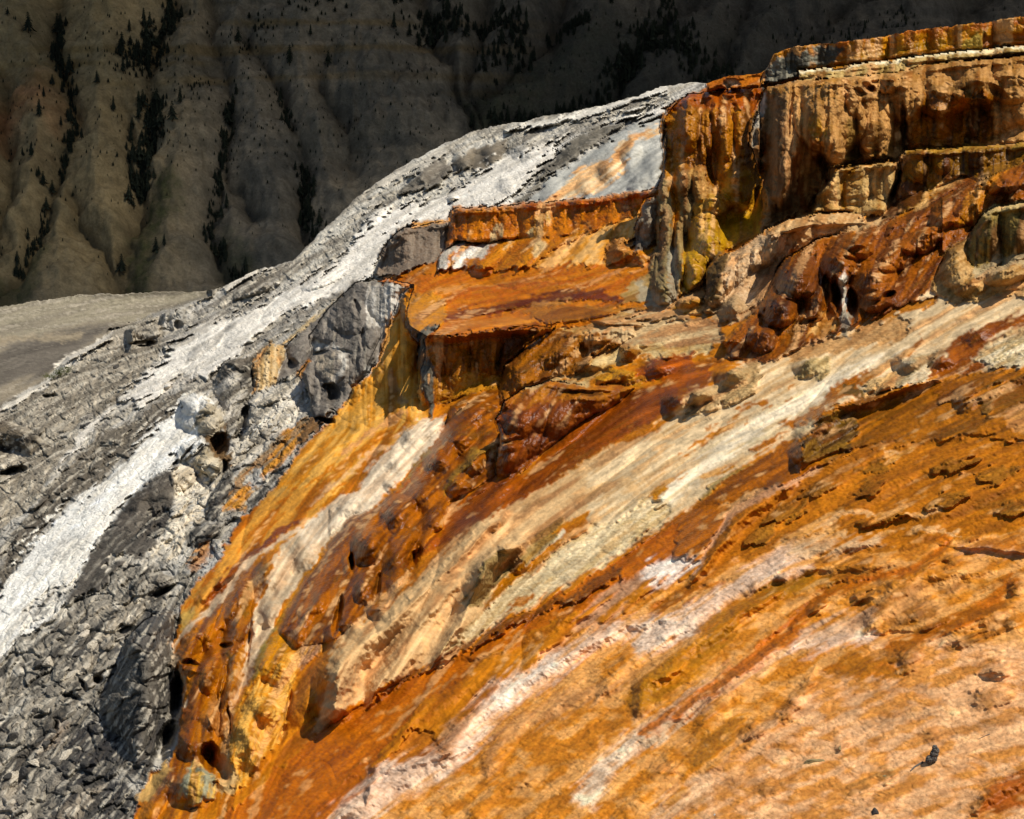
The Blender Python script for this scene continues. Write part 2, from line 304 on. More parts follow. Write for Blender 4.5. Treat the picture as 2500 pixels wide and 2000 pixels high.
# white tongue
mound('5', [(0, 1500), (100, 1400), (240, 1330), (370, 1235), (520, 1080), (640, 950), (700, 840), (712, 775), (540, 812), (470, 850), (400, 950), (330, 1020), (150, 1230), (0, 1340)], 40, 14)
for q in [(520, 900, 90, 110, -20, 14), (420, 1060, 80, 60, 30, 12), (640, 860, 60, 80, -20, 10), (390, 1200, 60, 60, 0, 12), (150, 1300, 120, 70, 35, 12)]: dome('5', *q)
# tan ridges
for pts, wd, h in [([(40, 1080), (60, 900), (130, 740), (300, 600), (500, 440), (700, 250), (900, 50), (1050, -100)], [170, 130], 96),
                   ([(250, 1020), (400, 800), (550, 560), (720, 380), (900, 220), (1050, 60)], [100, 110], 64),
                   ([(640, 780), (800, 560), (880, 330), (1030, 150), (1180, 60)], [80, 110], 70),
                   ([(350, 940), (520, 740), (700, 520), (820, 380)], [70, 70], 40)]: ridge('8', pts, wd, h)
for q in [(100, 850, 90, 200, -30, 34), (260, 700, 90, 150, -30, 22), (940, 260, 80, 170, -30, 24), (1080, 90, 70, 40, 10, 16), (1160, 180, 60, 80, -30, 14)]: dome('8', *q)
# left drapes
for q in [(1120, 780, 90, 150, -20, 60), (1200, 640, 110, 120, -35, 50), (1320, 520, 80, 220, -20, 40), (1200, 900, 110, 170, -15, 56), (1290, 850, 90, 170, -8, 40), (1190, 1100, 120, 130, 0, 44), (1440, 420, 80, 180, -20, 50), (1430, 600, 80, 120, -15, 50), (1400, 760, 80, 120, 0, 44),
          (1380, 940, 70, 150, -5, 40), (1530, 560, 50, 90, -20, 24), (1640, 260, 110, 180, -30, 44), (1620, 480, 70, 110, -15, 36), (1820, 130, 120, 130, -40, 36), (1560, 830, 70, 160, -25, 34), (1670, 820, 120, 120, -20, 40), (1560, 1050, 110, 120, -15, 50), (1480, 1220, 110, 150, -10, 56), (1620, 1100, 100, 130, -20, 40),
          (1530, 1350, 110, 130, -10, 44), (1400, 1380, 70, 110, -30, 30), (1150, 1260, 120, 130, -10, 50), (1260, 1180, 60, 110, 0, 30), (1060, 1500, 150, 130, -30, 44), (1180, 1560, 130, 130, -20, 34), (930, 1640, 70, 140, -30, 30), (1850, 500, 50, 90, -20, 20), (1920, 420, 50, 100, -20, 20), (1790, 620, 50, 90, -15, 18),
          (1900, 940, 110, 190, -20, 40), (1820, 1080, 90, 130, -20, 30), (1990, 800, 90, 200, -30, 34), (1280, 330, 160, 60, 45, 26), (1200, 420, 100, 40, 50, 16), (1380, 250, 140, 40, 40, 20)]: dome('7', *q)
for q in [(1270, 1380, 70, 130, 8, -120), (1350, 1430, 50, 110, 8, -100), (1150, 790, 70, 22, -10, -30), (1340, 1000, 16, 260, -6, -26), (1390, 1150, 14, 120, 4, -30), (1735, 1050, 20, 110, -8, -30), (1360, 680, 50, 20, 10, -30), (1500, 640, 14, 200, -6, -22), (1690, 1230, 30, 90, -25, -30)]: dome('7', *q)
# gap between the grey rock and the drapes
for q in [(1060, 1000, 50, 170, -10, -260), (1000, 1230, 60, 120, -25, -240), (1075, 860, 22, 80, 0, -110), (960, 1350, 60, 60, 0, -120)]: dome('7', *q)
# foreground ridges and channels
for k, pts, wd, h in [('8', [(60, 1725), (400, 1490), (700, 1370), (900, 1270)], [120, 70], 26), ('8', [(690, 1330), (800, 1180), (1000, 1010), (1250, 850), (1500, 720), (1800, 560), (2095, 520)], [110, 70], 30),
                      ('8', [(960, 1460), (1050, 1250), (1300, 1080), (1650, 960)], [100, 60], 14), ('8', [(1640, 980), (1800, 780), (2095, 620)], [90, 90], 22), ('8', [(1860, 1100), (1900, 950), (2095, 820)], [90, 80], 20),
                      ('8', [(230, 1600), (300, 1440), (500, 1380), (690, 1330)], [60, 70], 20), ('8', [(850, 1725), (1000, 1560), (1250, 1480)], [90, 60], 14), ('8', [(300, 1400), (500, 1150), (800, 950), (1100, 850), (1400, 640)], [100, 80], 14),
                      ('8', [(640, 760), (1000, 720), (1300, 580), (1600, 480)], [60, 60], 10),
                      ('9', [(210, 290), (330, 150), (480, -60), (620, -180), (800, -280)], [60, 90], 40), ('9', [(0, 620), (200, 510), (450, 350), (700, 210), (900, 110), (1300, 60)], [90, 90], 22), ('9', [(560, 340), (700, 260), (1000, 210), (1400, 190)], [60, 60], 16),
                      ('9', [(-100, 900), (200, 700), (500, 480), (750, 330)], [90, 70], 18), ('9', [(-150, 1260), (250, 980), (560, 780), (850, 640)], [110, 70], 18), ('9', [(250, 1180), (420, 950), (650, 800)], [110, 70], 16), ('9', [(530, 1210), (700, 1130), (850, 950), (920, 820)], [60, 60], 16),
                      ('9', [(-200, 1640), (100, 1400), (450, 1300), (900, 1150)], [110, 100], 14), ('9', [(1250, 560), (1400, 330), (1600, 260), (1900, 230)], [150, 120], 34), ('9', [(1850, 1640), (1950, 1540), (2156, 1450)], [60, 80], 20), ('9', [(1800, 80), (2156, 110)], 40, 16),
                      ('9', [(1700, 660), (1950, 480), (2156, 430)], [120, 90], 18), ('6', [(850, 1040), (900, 850), (1050, 730), (1300, 640), (1600, 560)], [110, 70], 50), ('6', [(1800, 700), (2000, 560), (2200, 500)], [150, 120], 26), ('6', [(1600, 900), (1900, 820), (2100, 800)], [90, 90], 16),
                      ('6', [(900, 1250), (1200, 1000), (1500, 900)], [110, 80], 16), ('6', [(1100, 1350), (1350, 1150), (1800, 1000)], [110, 80], 16), ('6', [(1500, 1500), (1800, 1250), (2156, 1150)], [110, 90], 14), ('6', [(700, 1480), (1100, 1400), (1500, 1330), (1700, 1340)], [60, 60], 10)]:
    ridge(k, pts, wd, h)
for k, pts, wd, h in [('9', [(-60, 1160), (300, 930), (620, 700), (850, 470), (1010, 330), (1500, 230), (1720, 50)], [40, 40], -16), ('9', [(1300, 600), (1600, 590), (1900, 460), (2120, 380)], 40, -10), ('6', [(880, 1060), (1100, 960), (1300, 920)], [26, 20], -10),
                      ('8', [(0, 1640), (230, 1430), (450, 1180)], 60, -12), ('9', [(0, 440), (200, 350), (420, 280)], 40, -10), ('8', [(0, 1180), (350, 945), (900, 640), (1300, 420)], 14, -8)]:
    ridge(k, pts, wd, h)
for q in [(1470, 430, 190, 150, 20, 26), (1480, 745, 80, 90, 20, 30), (1990, 820, 100, 60, 0, 34), (1960, 960, 150, 90, 0, 20), (2120, 320, 60, 100, 0, 34), (2100, 540, 80, 80, 0, 20), (1980, 520, 70, 60, 0, 16), (1740, 160, 60, 40, 0, 16), (1080, 1250, 50, 50, 0, 12), (940, 450, 70, 40, 0, 10), (1230, 380, 110, 40, 0, 14), (930, 1350, 110, 60, 20, 16), (1620, 1200, 60, 50, 0, 10)]: dome('9', *q)
for q in [(130, 690, 110, 90, 30, 26), (260, 640, 100, 60, 20, 24), (440, 520, 130, 90, 15, 30), (900, 470, 110, 70, 10, 18), (1480, 430, 110, 80, 20, 18), (1900, 280, 120, 80, 30, 14), (1330, 570, 110, 50, 20, 18), (1500, 480, 90, 90, -30, 18), (1680, 430, 110, 70, 35, 18)]: dome('6', *q)
# ---- white and grey slope details
wall('C', reg('G1', 'C', [(1380, 100), (1600, 95), (1722, 130), (1645, 330), (1565, 520), (1510, 690), (1345, 860), (1255, 1000), (1135, 1115), (1040, 1065), (1000, 860), (955, 740), (1040, 620), (1020, 500), (1130, 330), (1240, 200)]), R=60, bulge=20, lean=.6, upto=.8)
for q in [(1180, 700, 110, 130, 0, 24), (1280, 780, 60, 140, 0, 18), (1040, 900, 60, 140, 0, 20), (1120, 1020, 90, 60, 0, 22), (1300, 360, 160, 120, -20, 24), (1550, 260, 120, 140, -10, 20), (1420, 600, 60, 150, -10, 20), (1450, 480, 50, 110, 0, 14), (1380, 760, 70, 110, -20, 18), (950, 560, 80, 130, -20, 20), (1130, 440, 100, 110, 20, 16), (1320, 900, 60, 90, -20, 12)]: dome('C', *q)
for q in [(1185, 905, 46, 90, 8, -60), (1150, 850, 40, 30, 0, -40), (1345, 290, 22, 60, 10, -22), (1240, 600, 90, 16, -10, -10), (900, 700, 40, 60, 0, -20), (1140, 1075, 70, 26, -15, -50), (1395, 520, 14, 90, 0, -18), (1100, 610, 60, 14, 10, -14)]: dome('C', *q)
wall('C', reg('G2', 'C', [(620, 900), (640, 700), (740, 545), (840, 560), (860, 640), (820, 700), (805, 830)]), R=14, bulge=12, upto=.5)
wall('C', [(330, 860), (420, 700), (560, 620), (700, 560), (650, 700), (620, 900), (560, 960), (440, 1100), (380, 950)], R=24, bulge=12, upto=.4)
wall('C', [(560, 1220), (600, 1000), (700, 920), (980, 760), (1010, 930), (960, 1080), (820, 1160), (700, 1250)], R=24, bulge=14, upto=.4)
dome('C', 560, 1080, 40, 110, -15, -50); dome('C', 520, 1200, 40, 50, 0, -40)
# white outcrops
wall('4', reg('G3', '4', [(1040, 800), (1100, 690), (1180, 628), (1330, 715), (1360, 800), (1300, 890), (1210, 915), (1130, 890)]), R=26, bulge=34, upto=.5)
wall('4', reg('G4', '4', [(1040, 1060), (1100, 960), (1210, 900), (1280, 960), (1360, 1090), (1300, 1175), (1180, 1160), (1150, 1090)]), R=22, bulge=26, upto=.4)
dome('4', 1310, 960, 60, 100, -10, -60); dome('4', 1350, 1090, 26, 60, 0, -40)
for q in [(1200, 1120, 36, 36, 0, 16), (1240, 1070, 34, 34, 0, 16), (1270, 1130, 36, 36, 0, 18), (1300, 1070, 34, 30, 0, 16), (1230, 1160, 34, 26, 0, 14), (1190, 1060, 40, 40, 0, 14), (1250, 780, 80, 70, 0, 16), (1140, 720, 60, 60, 0, 14)]: dome('4', *q)
wall('4', reg('G5', '4', [(740, 1330), (830, 1230), (960, 1110), (1060, 1075), (1165, 1100), (1175, 1190), (1060, 1260), (1040, 1315), (900, 1330), (820, 1440)]), R=30, bulge=26, upto=.4)
dome('4', 1095, 1150, 80, 80, 0, 14)
wall('4', reg('G6', '4', [(960, 250), (970, 160), (1080, 130), (1170, 150), (1150, 220), (1070, 260)]), R=8, bulge=10, upto=.6)
wall('4', reg('G7', '4', [(790, 300), (800, 260), (960, 225), (975, 290), (930, 330)]), R=8, bulge=10, upto=.5)
wall('4', [(660, 330), (668, 260), (790, 250), (800, 330), (740, 350)], R=8, bulge=8, upto=.5)
dome('4', 870, 338, 80, 20, 5, -40); dome('4', 1070, 235, 34, 30, 0, -30); dome('4', 60, 985, 130, 60, -10, -90); dome('4', 300, 665, 45, 12, 0, -20); dome('4', 80, 1110, 90, 30, 10, -50)
wall('4', [(-200, 860), (0, 800), (160, 850), (310, 960), (220, 1010), (100, 1000), (0, 960), (-200, 980)], R=26, bulge=40, upto=.4)
wall('4', reg('G8', '4', [(1240, 1390), (1260, 1270), (1310, 1190), (1370, 1100), (1420, 1180), (1360, 1290), (1330, 1420)]), R=18, bulge=18, upto=.4)
wall('4', reg('G9', '4', [(1140, 1560), (1160, 1480), (1240, 1420), (1330, 1415), (1320, 1500), (1230, 1570)]), R=14, bulge=16, upto=.4)
wall('7', reg('G10', '7', [(780, 340), (800, 290), (900, 240), (1040, 250), (1045, 290), (960, 340), (880, 400), (800, 430)]), R=12, bulge=24, upto=.5)
dome('7', 980, 360, 90, 26, 30, -50)
wall('7', reg('G11', '7', [(1035, 640), (1080, 480), (1000, 470), (880, 520), (760, 640), (700, 820), (620, 1000), (600, 1130), (760, 1250), (830, 1450), (900, 1480), (950, 1290), (1020, 1200), (1030, 1060), (1010, 990), (1060, 860)]), R=60, bulge=40, upto=.5)
for q in [(900, 780, 150, 160, 0, 30), (870, 1000, 140, 160, 0, 24), (960, 560, 120, 80, 30, 16), (800, 1300, 90, 140, 0, 24), (920, 1130, 90, 120, 0, 20), (700, 1050, 90, 90, 0, 14), (820, 690, 90, 70, 30, 14)]: dome('7', *q)
for q in [(760, 590, 70, 26, 20, -44), (980, 870, 110, 16, 20, -30), (250, 1110, 60, 18, 20, -24), (500, 920, 26, 60, 30, -40), (430, 1000, 80, 20, -15, -36), (110, 1530, 50, 110, -30, -34), (340, 1170, 26, 40, 0, -30), (590, 890, 50, 30, 0, -40), (880, 1180, 26, 40, 0, -16)]: dome('7', *q)
for k, a_, b_, c_, d_, e_, h_ in [('2', 760, 900, 60, 90, 0, 20), ('2', 920, 870, 70, 90, -20, 18), ('2', 1100, 830, 110, 100, -20, 20), ('2', 1400, 830, 160, 80, 30, 18), ('2', 530, 980, 120, 60, 30, 18), ('2', 1580, 960, 80, 90, -20, 22), ('2', 1700, 880, 60, 140, -15, 18), ('2', 1820, 950, 70, 130, -15, 18), ('2', 1740, 1030, 60, 90, -20, 14), ('2', 1250, 1060, 60, 90, -30, 10),
                                  ('2', 1450, 1050, 60, 70, -20, 12), ('2', 700, 1110, 40, 24, 0, 14), ('2', 1000, 1040, 60, 60, 0, 8), ('2', 250, 1230, 110, 50, 35, 14), ('C', 1150, 90, 200, 50, 25, 12), ('C', 620, 170, 160, 50, 20, 20), ('C', 600, 470, 200, 60, 30, 12), ('C', 300, 560, 160, 50, 35, 10), ('1', 1500, 1600, 110, 40, 30, 14)]:
    dome(k, a_, b_, c_, d_, e_, h_)
D = np.clip(D, 2.5, 60).astype(f4)

# ------------------------------------------------------------------ flow direction and streak fields
FA = [(1800, 1600, 22), (2100, 1500, 18), (1500, 1400, 38), (1200, 1600, 38), (900, 1650, 36), (700, 1550, 38), (500, 1450, 66), (470, 1600, 84), (430, 1300, 60), (600, 1000, 46), (650, 1250, 60), (900, 1100, 48), (850, 1350, 55),
      (1000, 1350, 50), (1300, 1000, 36), (1300, 1150, 36), (1600, 850, 30), (1900, 1100, 28), (2100, 800, 26), (2100, 1000, 20), (100, 1250, 50), (300, 1000, 43), (500, 700, 34), (800, 500, 34), (1000, 380, 30), (1300, 230, 18), (1280, 330, 42), (100, 800, 30),
      (300, 640, 8), (100, 700, 8), (200, 1600, 52), (750, 750, 62), (1150, 560, 8), (1100, 650, 6), (1450, 700, 10), (1900, 500, 34), (1700, 620, 50), (1250, 480, 30), (1900, 900, 30), (1750, 1300, 30), (700, 900, 50)]
num = 0; den = 0
for (a, b, g) in FA:
    r2 = (X - a) ** 2 + (YE - b) ** 2 + 900
    q = 1 / r2 ** 1.6 * 1e6; num = num + q * g; den = den + q
ANG = (num / den).astype(f4)
VERT = np.zeros_like(X)
for n in ('W1', 'W2', 'W3', 'W4', 'WS', 'W5', 'W6', 'W7', 'W10', 'W12', 'W13', 'W14', 'W14b', 'G1', 'G2', 'G6'):
    r = sdpoly(cc(*W[n]), 4); sl, d = r; VERT[sl] = np.maximum(VERT[sl], sstep(-4, 8, d))
for n in ('W16', 'W15', 'W11', 'W9', 'W8'):
    r = sdpoly(cc(*W[n]), 4); sl, d = r; VERT[sl] = np.maximum(VERT[sl], .45 * sstep(-4, 8, d))
ANG = ANG * (1 - VERT) + 88 * VERT
VX = np.cos(np.radians(ANG)) / S; VY = -np.sin(np.radians(ANG)) / S

def bil(a, jj, ii):
    jj = np.clip(jj, 0, H_ - 1.001); ii = np.clip(ii, 0, W_ - 1.001)
    j = jj.astype(np.int32); i = ii.astype(np.int32); fj = (jj - j).astype(f4); fi = (ii - i).astype(f4)
    af = a.ravel(); k = j * W_ + i
    return (af[k] * (1 - fi) + af[k + 1] * fi) * (1 - fj) + (af[k + W_] * (1 - fi) + af[k + W_ + 1] * fi) * fj
def lic(a, n, st):
    JJ, II = np.mgrid[0:H_, 0:W_].astype(f4)
    o = a.copy(); wt = 1.0
    for s in (1, -1):
        jj, ii = JJ.copy(), II.copy()
        for q in range(n):
            vx = bil(VX, jj, ii); vy = bil(VY, jj, ii)
            jj += vy * st * s; ii += vx * st * s
            k = 1 - (q + 1) / (n + 1); o = o + bil(a, jj, ii) * k; wt += k * .5 * 2 / 2
    o -= o.mean(); return (o / o.std()).astype(f4)

P0 = np.stack([dx * D, dy * D, dz * D], -1).astype(f4) + CAM.astype(f4)
sc = np.clip(D / 18.0, .35, 2.2)                      # feature size follows distance loosely
Q = P0
n_c = perlin(Q, 5, seed=1); n_f = perlin(Q, 16, seed=2); n_m = perlin(Q, 1.6, seed=3)
PXw = PX * np.array([1, 1, 1], f4)
L1 = lic(fbm(PX, 1 / 26., 2, 60), 12, 8)              # broad streaks
L2 = lic(perlin(PX, 1 / 9., seed=70), 12, 4)          # medium
L3 = lic(perlin(PX, 1 / 4.5, seed=80), 8, 3)          # fine
N1 = fbm(Q, .7, 3, 90); N2 = fbm(Q, 3.0, 3, 95); N3 = fbm(Q, 11.0, 2, 99)
for a in (N1, N2, N3): a -= a.mean(); a /= a.std()
PAT = .55 * L1 + .45 * L2 + .35 * N2 + .3 * N3 + .2 * L3
FG = sstep(-60, 160, YE - (1640 - .46 * (X - 700)))
PTH = np.stack([(X + WX * 20) / 64, (YE + WY * 14) / 20, np.zeros_like(X)], -1).astype(f4)
PATH = .45 * fbm(PTH, 1, 3, 71) * 3 + .5 * fbm(PX, 1 / 80., 3, 72) * 3 + .45 * L1 + .2 * N3
PAT = PAT / PAT.std() * (1 - FG) + PATH / PATH.std() * FG
LS1 = L1 * (1 - .3 * FG) + fbm(PTH, 1.3, 2, 73) * 3 * FG; LS2 = (.4 * L2 + .8 * L1) * (1 - .8 * FG) + fbm(PTH, .8, 3, 74) * 3 * FG

# ------------------------------------------------------------------ colour and surface class painting
L0_ = lic(fbm(PX, 1 / 40., 2, 66), 10, 9)
CO = np.zeros((H_, W_, 3), f4); TX = np.zeros((H_, W_, 4), f4)     # rock, cobble, terracette, wet
AL = 1.0
TEX = {'crust': (.45, .2, 0, 0), 'rock': (1, 0, 0, 0), 'rockwet': (1, 0, 0, .5), 'smooth': (.12, .1, 0, 0), 'soft': (.35, .3, 0, 0), 'cob': (0, 1, 0, .25), 'cobwet': (0, 1, 0, .8), 'ter': (0, .35, 1, .3), 'terwet': (0, .3, .7, .7), 'flow': (0, .4, .25, .45), 'wet': (0, .5, .1, .95), 'mud': (0, .25, .1, .15)}
W1x, W1y = X + WX * 10 + FX * 5, YE + WY * 10 + FY * 5
def paint(r, c1, c2, soft, op, tex, bias, ed, sharp=.9):
    if r is None: return
    sl, d = r
    d = d + (L2[sl] * 2.2 + L1[sl] * 1.5 + N3[sl] * 1.6) * ed
    a = sstep(-soft, soft, d) * op
    c1 = lin(c1); c2 = lin(c2) if c2 is not None else c1 * .8
    t = sstep(-sharp + bias, sharp + bias, PAT[sl])[..., None]
    col = c1 * (1 - t) + c2 * t
    CO[sl] = CO[sl] * (1 - a[..., None]) + col * a[..., None]
    if tex is not None:
        TX[sl] = TX[sl] * (1 - a[..., None]) + np.array(TEX[tex], f4) * a[..., None]
def Z(k, pts, c1, c2=None, soft=4, op=1, tex=None, bias=0, ed=1.0, sharp=.9):
    paint(sdpoly(cc(k, pts), 24, W1x, W1y), c1, c2, soft, op, tex, bias, ed, sharp)
def K(k, pts, wid, c1, c2=None, soft=4, op=1, tex=None, bias=0, ed=1.0):
    s = CR[k][2]; wd = [q * s for q in wid] if hasattr(wid, '__len__') else wid * s
    paint(sdstroke(cc(k, pts), wd, 20, W1x, W1y), c1, c2, soft, op, tex, bias, ed)

ALL = [(-400, -200), (2600, -200), (2600, 2200), (-400, 2200)]
Z('0', ALL, (205, 120, 26), (168, 88, 16), tex='flow')
BND = cc('C', [(1722, 130), (1645, 330), (1565, 520), (1510, 690), (1345, 860), (1255, 1000), (1130, 1130), (960, 1290), (830, 1480), (640, 1715)]) + cc('A', [(700, 100), (640, 200), (560, 330), (450, 430), (370, 540), (350, 620), (300, 790), (310, 900), (375, 1050), (350, 1200), (330, 1350), (270, 1530), (180, 1560), (110, 1680), (60, 1860), (0, 2300)])
GREY = [(-400, 400), (-400, 100), (1300, 50), (1499, 120)] + cc('3', [(415, 480), (290, 530), (205, 590), (148, 670), (150, 1000), (130, 1060)]) + cc('2', [(1865, 1050), (1500, 1110), (1060, 1150), (705, 1170), (680, 1195), (662, 1410), (500, 1505), (280, 1560)]) + BND + [(-400, 2300)]
Z('0', GREY, (194, 188, 176), (136, 130, 119), soft=2, ed=.3, tex='rock')
# knoll
Z('4', [(-800, 100), (0, 60), (1280, -30), (1280, 60), (1100, 120), (960, 150), (690, 290), (560, 365), (420, 440), (300, 560), (0, 740), (-800, 900)], (138, 128, 110), (106, 99, 88), tex='soft')
Z('4', [(-800, 100), (0, 60), (1290, -10), (1180, 90), (1000, 140), (800, 230), (500, 215), (150, 310), (-800, 380)], (144, 136, 116), (126, 118, 102), tex='soft', soft=8)
Z('4', [(-800, 470), (0, 400), (200, 290), (500, 235), (640, 260), (560, 340), (400, 420), (300, 530), (0, 600), (-800, 650)], (104, 97, 87), (84, 78, 70), tex='smooth', soft=10)
K('4', [(-100, 360), (200, 300), (480, 290)], 20, (160, 145, 118), op=.6, soft=6)
# grey brown talus
Z('4', [(-700, 800), (0, 760), (300, 580), (560, 390), (700, 260), (960, 180), (1000, 300), (900, 500), (740, 660), (650, 730), (380, 1040), (180, 1330), (0, 1500), (-700, 2000)], (178, 167, 148), (130, 121, 106), tex='rock')
Z('4', [(1140, 615), (1000, 655), (850, 760), (640, 850), (480, 1000), (250, 1250), (100, 1480), (0, 1700), (-300, 2000), (-50, 2000), (80, 1725), (200, 1530), (350, 1370), (630, 1150), (900, 870), (1060, 760)], (126, 117, 103), (96, 89, 79), tex='rock')
Z('4', [(-700, 850), (0, 800), (160, 870), (310, 960), (200, 1010), (0, 1000), (-700, 1100)], (120, 108, 90), (84, 76, 66), tex='rock')
Z('4', [(-300, 1130), (0, 1150), (90, 1160), (40, 1230), (-300, 1250)], (205, 190, 165), None, tex='rock')
# upper grey
Z('2', [(-200, 1300), (90, 1130), (430, 900), (700, 760), (1000, 680), (1860, 470), (2000, 460), (1900, 640), (1500, 700), (1100, 730), (980, 900), (850, 980), (650, 1100), (300, 1170), (100, 1420), (-150, 1600), (-200, 1640)], (204, 198, 184), (144, 137, 124), tex='rock', sharp=.8)
Z('2', [(700, 905), (770, 850), (860, 810), (1000, 770), (980, 900), (850, 970), (780, 940), (720, 970)], (128, 117, 100), (98, 90, 78), tex='smooth')
Z('2', [(405, 1085), (480, 990), (650, 880), (690, 960), (620, 1040), (520, 1070)], (124, 116, 104), (98, 92, 82), tex='soft')
Z('C', [(450, 200), (560, 110), (800, 0), (1150, -120), (900, 60), (760, 110), (640, 200), (480, 260), (350, 290)], (118, 110, 98), (150, 142, 128), tex='rock')
Z('C', [(380, 160), (600, 60), (800, -20), (760, 20), (560, 110), (440, 170)], (216, 208, 192), None, tex='soft')
K('2', [(640, 860), (540, 930), (440, 960), (300, 1020)], 22, (208, 200, 184), op=.8, tex='soft')
K('2', [(1880, 490), (1700, 560), (1400, 650), (1150, 700), (1010, 730)], [24, 10], (222, 216, 202), tex='soft')
# white streams
Z('0', [(1400, 222), (1300, 258), (1180, 296), (1095, 322), (1057, 337), (1009, 367), (934, 412), (802, 439), (765, 480), (727, 532), (693, 567), (615, 600), (525, 651), (465, 672), (420, 690), (390, 711), (315, 779), (259, 835), (294, 863), (350, 828), (381, 814),
        (430, 808), (501, 783), (555, 705), (645, 663), (717, 618), (789, 579), (802, 532), (817, 506), (855, 478), (945, 465), (952, 439), (1084, 431), (1087, 412), (1140, 356), (1162, 337), (1170, 319), (1252, 266), (1327, 252), (1400, 236)], (222, 216, 204), (196, 190, 178), tex='soft', bias=.5, soft=4, ed=2.4)
K('C', [(100, 560), (300, 440), (500, 330), (760, 210), (1000, 100)], [20, 10], (168, 160, 146), op=.6, soft=6); K('C', [(160, 660), (330, 540), (480, 420)], 22, (150, 146, 138), op=.7, soft=5)
K('C', [(560, 600), (760, 440), (1000, 320), (1240, 190)], [26, 14], (134, 126, 114), tex='rock', op=.9)
Z('C', [(850, 530), (1000, 400), (1150, 290), (1240, 200), (1170, 320), (1000, 430), (880, 500)], (212, 190, 145), (190, 165, 122), tex='smooth')
Z('4', [(1170, 630), (1060, 740), (900, 870), (760, 1040), (630, 1150), (500, 1260), (350, 1370), (200, 1530), (80, 1700), (-100, 1950), (-400, 2300), (-400, 2700), (0, 2260), (60, 2210), (150, 2130), (300, 2020), (420, 1900), (480, 1770), (540, 1640), (640, 1490), (700, 1400), (830, 1240), (930, 1150), (1050, 1060), (1240, 960), (1200, 905), (1290, 880), (1340, 790), (1330, 715), (1250, 640)], (228, 225, 216), (205, 200, 188), tex='crust', bias=.6, soft=3, ed=2.6)
Z('7', [(350, 60), (560, 30), (520, 160), (400, 200), (300, 190)], (178, 172, 160), (215, 210, 198), op=.6, soft=8)
Z('7', [(300, 330), (480, 280), (420, 420), (300, 480), (150, 600), (130, 480)], (160, 154, 142), (212, 206, 194), op=.9, tex='rock')
K('4', [(0, 735), (120, 660), (240, 610), (300, 560), (350, 500), (420, 425), (560, 368), (690, 285)], [10, 26, 16, 20, 8], (222, 214, 198), tex='soft', ed=.6)
K('4', [(670, 735), (600, 800), (500, 900), (430, 980), (370, 1060)], [8, 30, 10], (215, 208, 195), tex='soft'); K('4', [(540, 790), (450, 880), (380, 900)], [24, 14], (180, 173, 160), tex='rock', op=.8)
Z('C', [(0, 900), (0, 850), (100, 790), (230, 760), (330, 850), (250, 890), (120, 850)], (205, 196, 182), (160, 152, 138), tex='rock')
Z('C', [(250, 860), (420, 700), (620, 600), (720, 520), (740, 560), (650, 700), (620, 900), (540, 1100), (500, 1240), (420, 1200), (430, 1060), (370, 960)], (200, 192, 178), (112, 105, 94), tex='rock', sharp=.6)
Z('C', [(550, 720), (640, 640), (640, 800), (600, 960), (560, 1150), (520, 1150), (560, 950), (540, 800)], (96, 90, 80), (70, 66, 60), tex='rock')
Z('C', [(735, 545), (845, 555), (860, 620), (825, 700), (800, 835), (700, 850), (640, 900), (650, 690)], (214, 186, 140), (178, 145, 95), tex='rock')
Z('C', [(620, 950), (800, 850), (980, 755), (1010, 930), (930, 1100), (700, 1270), (600, 1400), (450, 1400), (440, 1250), (560, 1230), (600, 1100)], (222, 212, 194), (176, 165, 146), tex='rock', bias=.3)
# grotto
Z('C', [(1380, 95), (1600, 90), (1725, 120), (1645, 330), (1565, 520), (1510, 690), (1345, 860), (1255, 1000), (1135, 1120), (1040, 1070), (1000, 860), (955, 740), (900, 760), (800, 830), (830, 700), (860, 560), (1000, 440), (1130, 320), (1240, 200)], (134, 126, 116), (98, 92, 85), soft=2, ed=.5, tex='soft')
Z('C', [(1420, 130), (1720, 120), (1640, 320), (1560, 470), (1480, 440), (1430, 420), (1400, 250)], (206, 200, 188), (150, 143, 132), tex='soft')
Z('C', [(1360, 860), (1400, 760), (1500, 640), (1560, 500), (1510, 700)], (190, 186, 178), None, tex='soft'); K('C', [(1060, 560), (1130, 560), (1250, 580), (1270, 700), (1210, 800)], [24, 14, 20], (192, 186, 174), tex='soft')
Z('C', [(1080, 640), (1200, 610), (1200, 760), (1150, 800), (1110, 760)], (196, 184, 162), (165, 150, 128), tex='soft')
K('C', [(1020, 640), (980, 700), (970, 760)], [6, 14], (205, 125, 40))
Z('C', [(1000, 1060), (1130, 1090), (1140, 1130), (960, 1290), (940, 1290), (930, 1130)], (120, 88, 52), (96, 74, 50), tex='cob')  # shadow below the grotto overhang, painted into the ground colour
Z('C', [(1010, 1080), (930, 1120), (820, 1180), (720, 1300), (560, 1450), (430, 1600), (400, 1725), (560, 1725), (700, 1500), (900, 1330), (940, 1290)], (212, 142, 66), (150, 128, 98), tex='rock')
Z('C', [(620, 1440), (700, 1420), (700, 1500), (640, 1560), (580, 1540)], (180, 176, 168), None, tex='rock')
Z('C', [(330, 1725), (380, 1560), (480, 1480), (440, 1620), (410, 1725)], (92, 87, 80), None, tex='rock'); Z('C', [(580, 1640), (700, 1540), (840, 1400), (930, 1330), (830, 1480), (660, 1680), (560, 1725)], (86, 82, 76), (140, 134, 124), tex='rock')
K('C', [(940, 1330), (1020, 1230), (1100, 1170), (1200, 1020)], [12, 24, 8], (170, 166, 158), tex='rock')
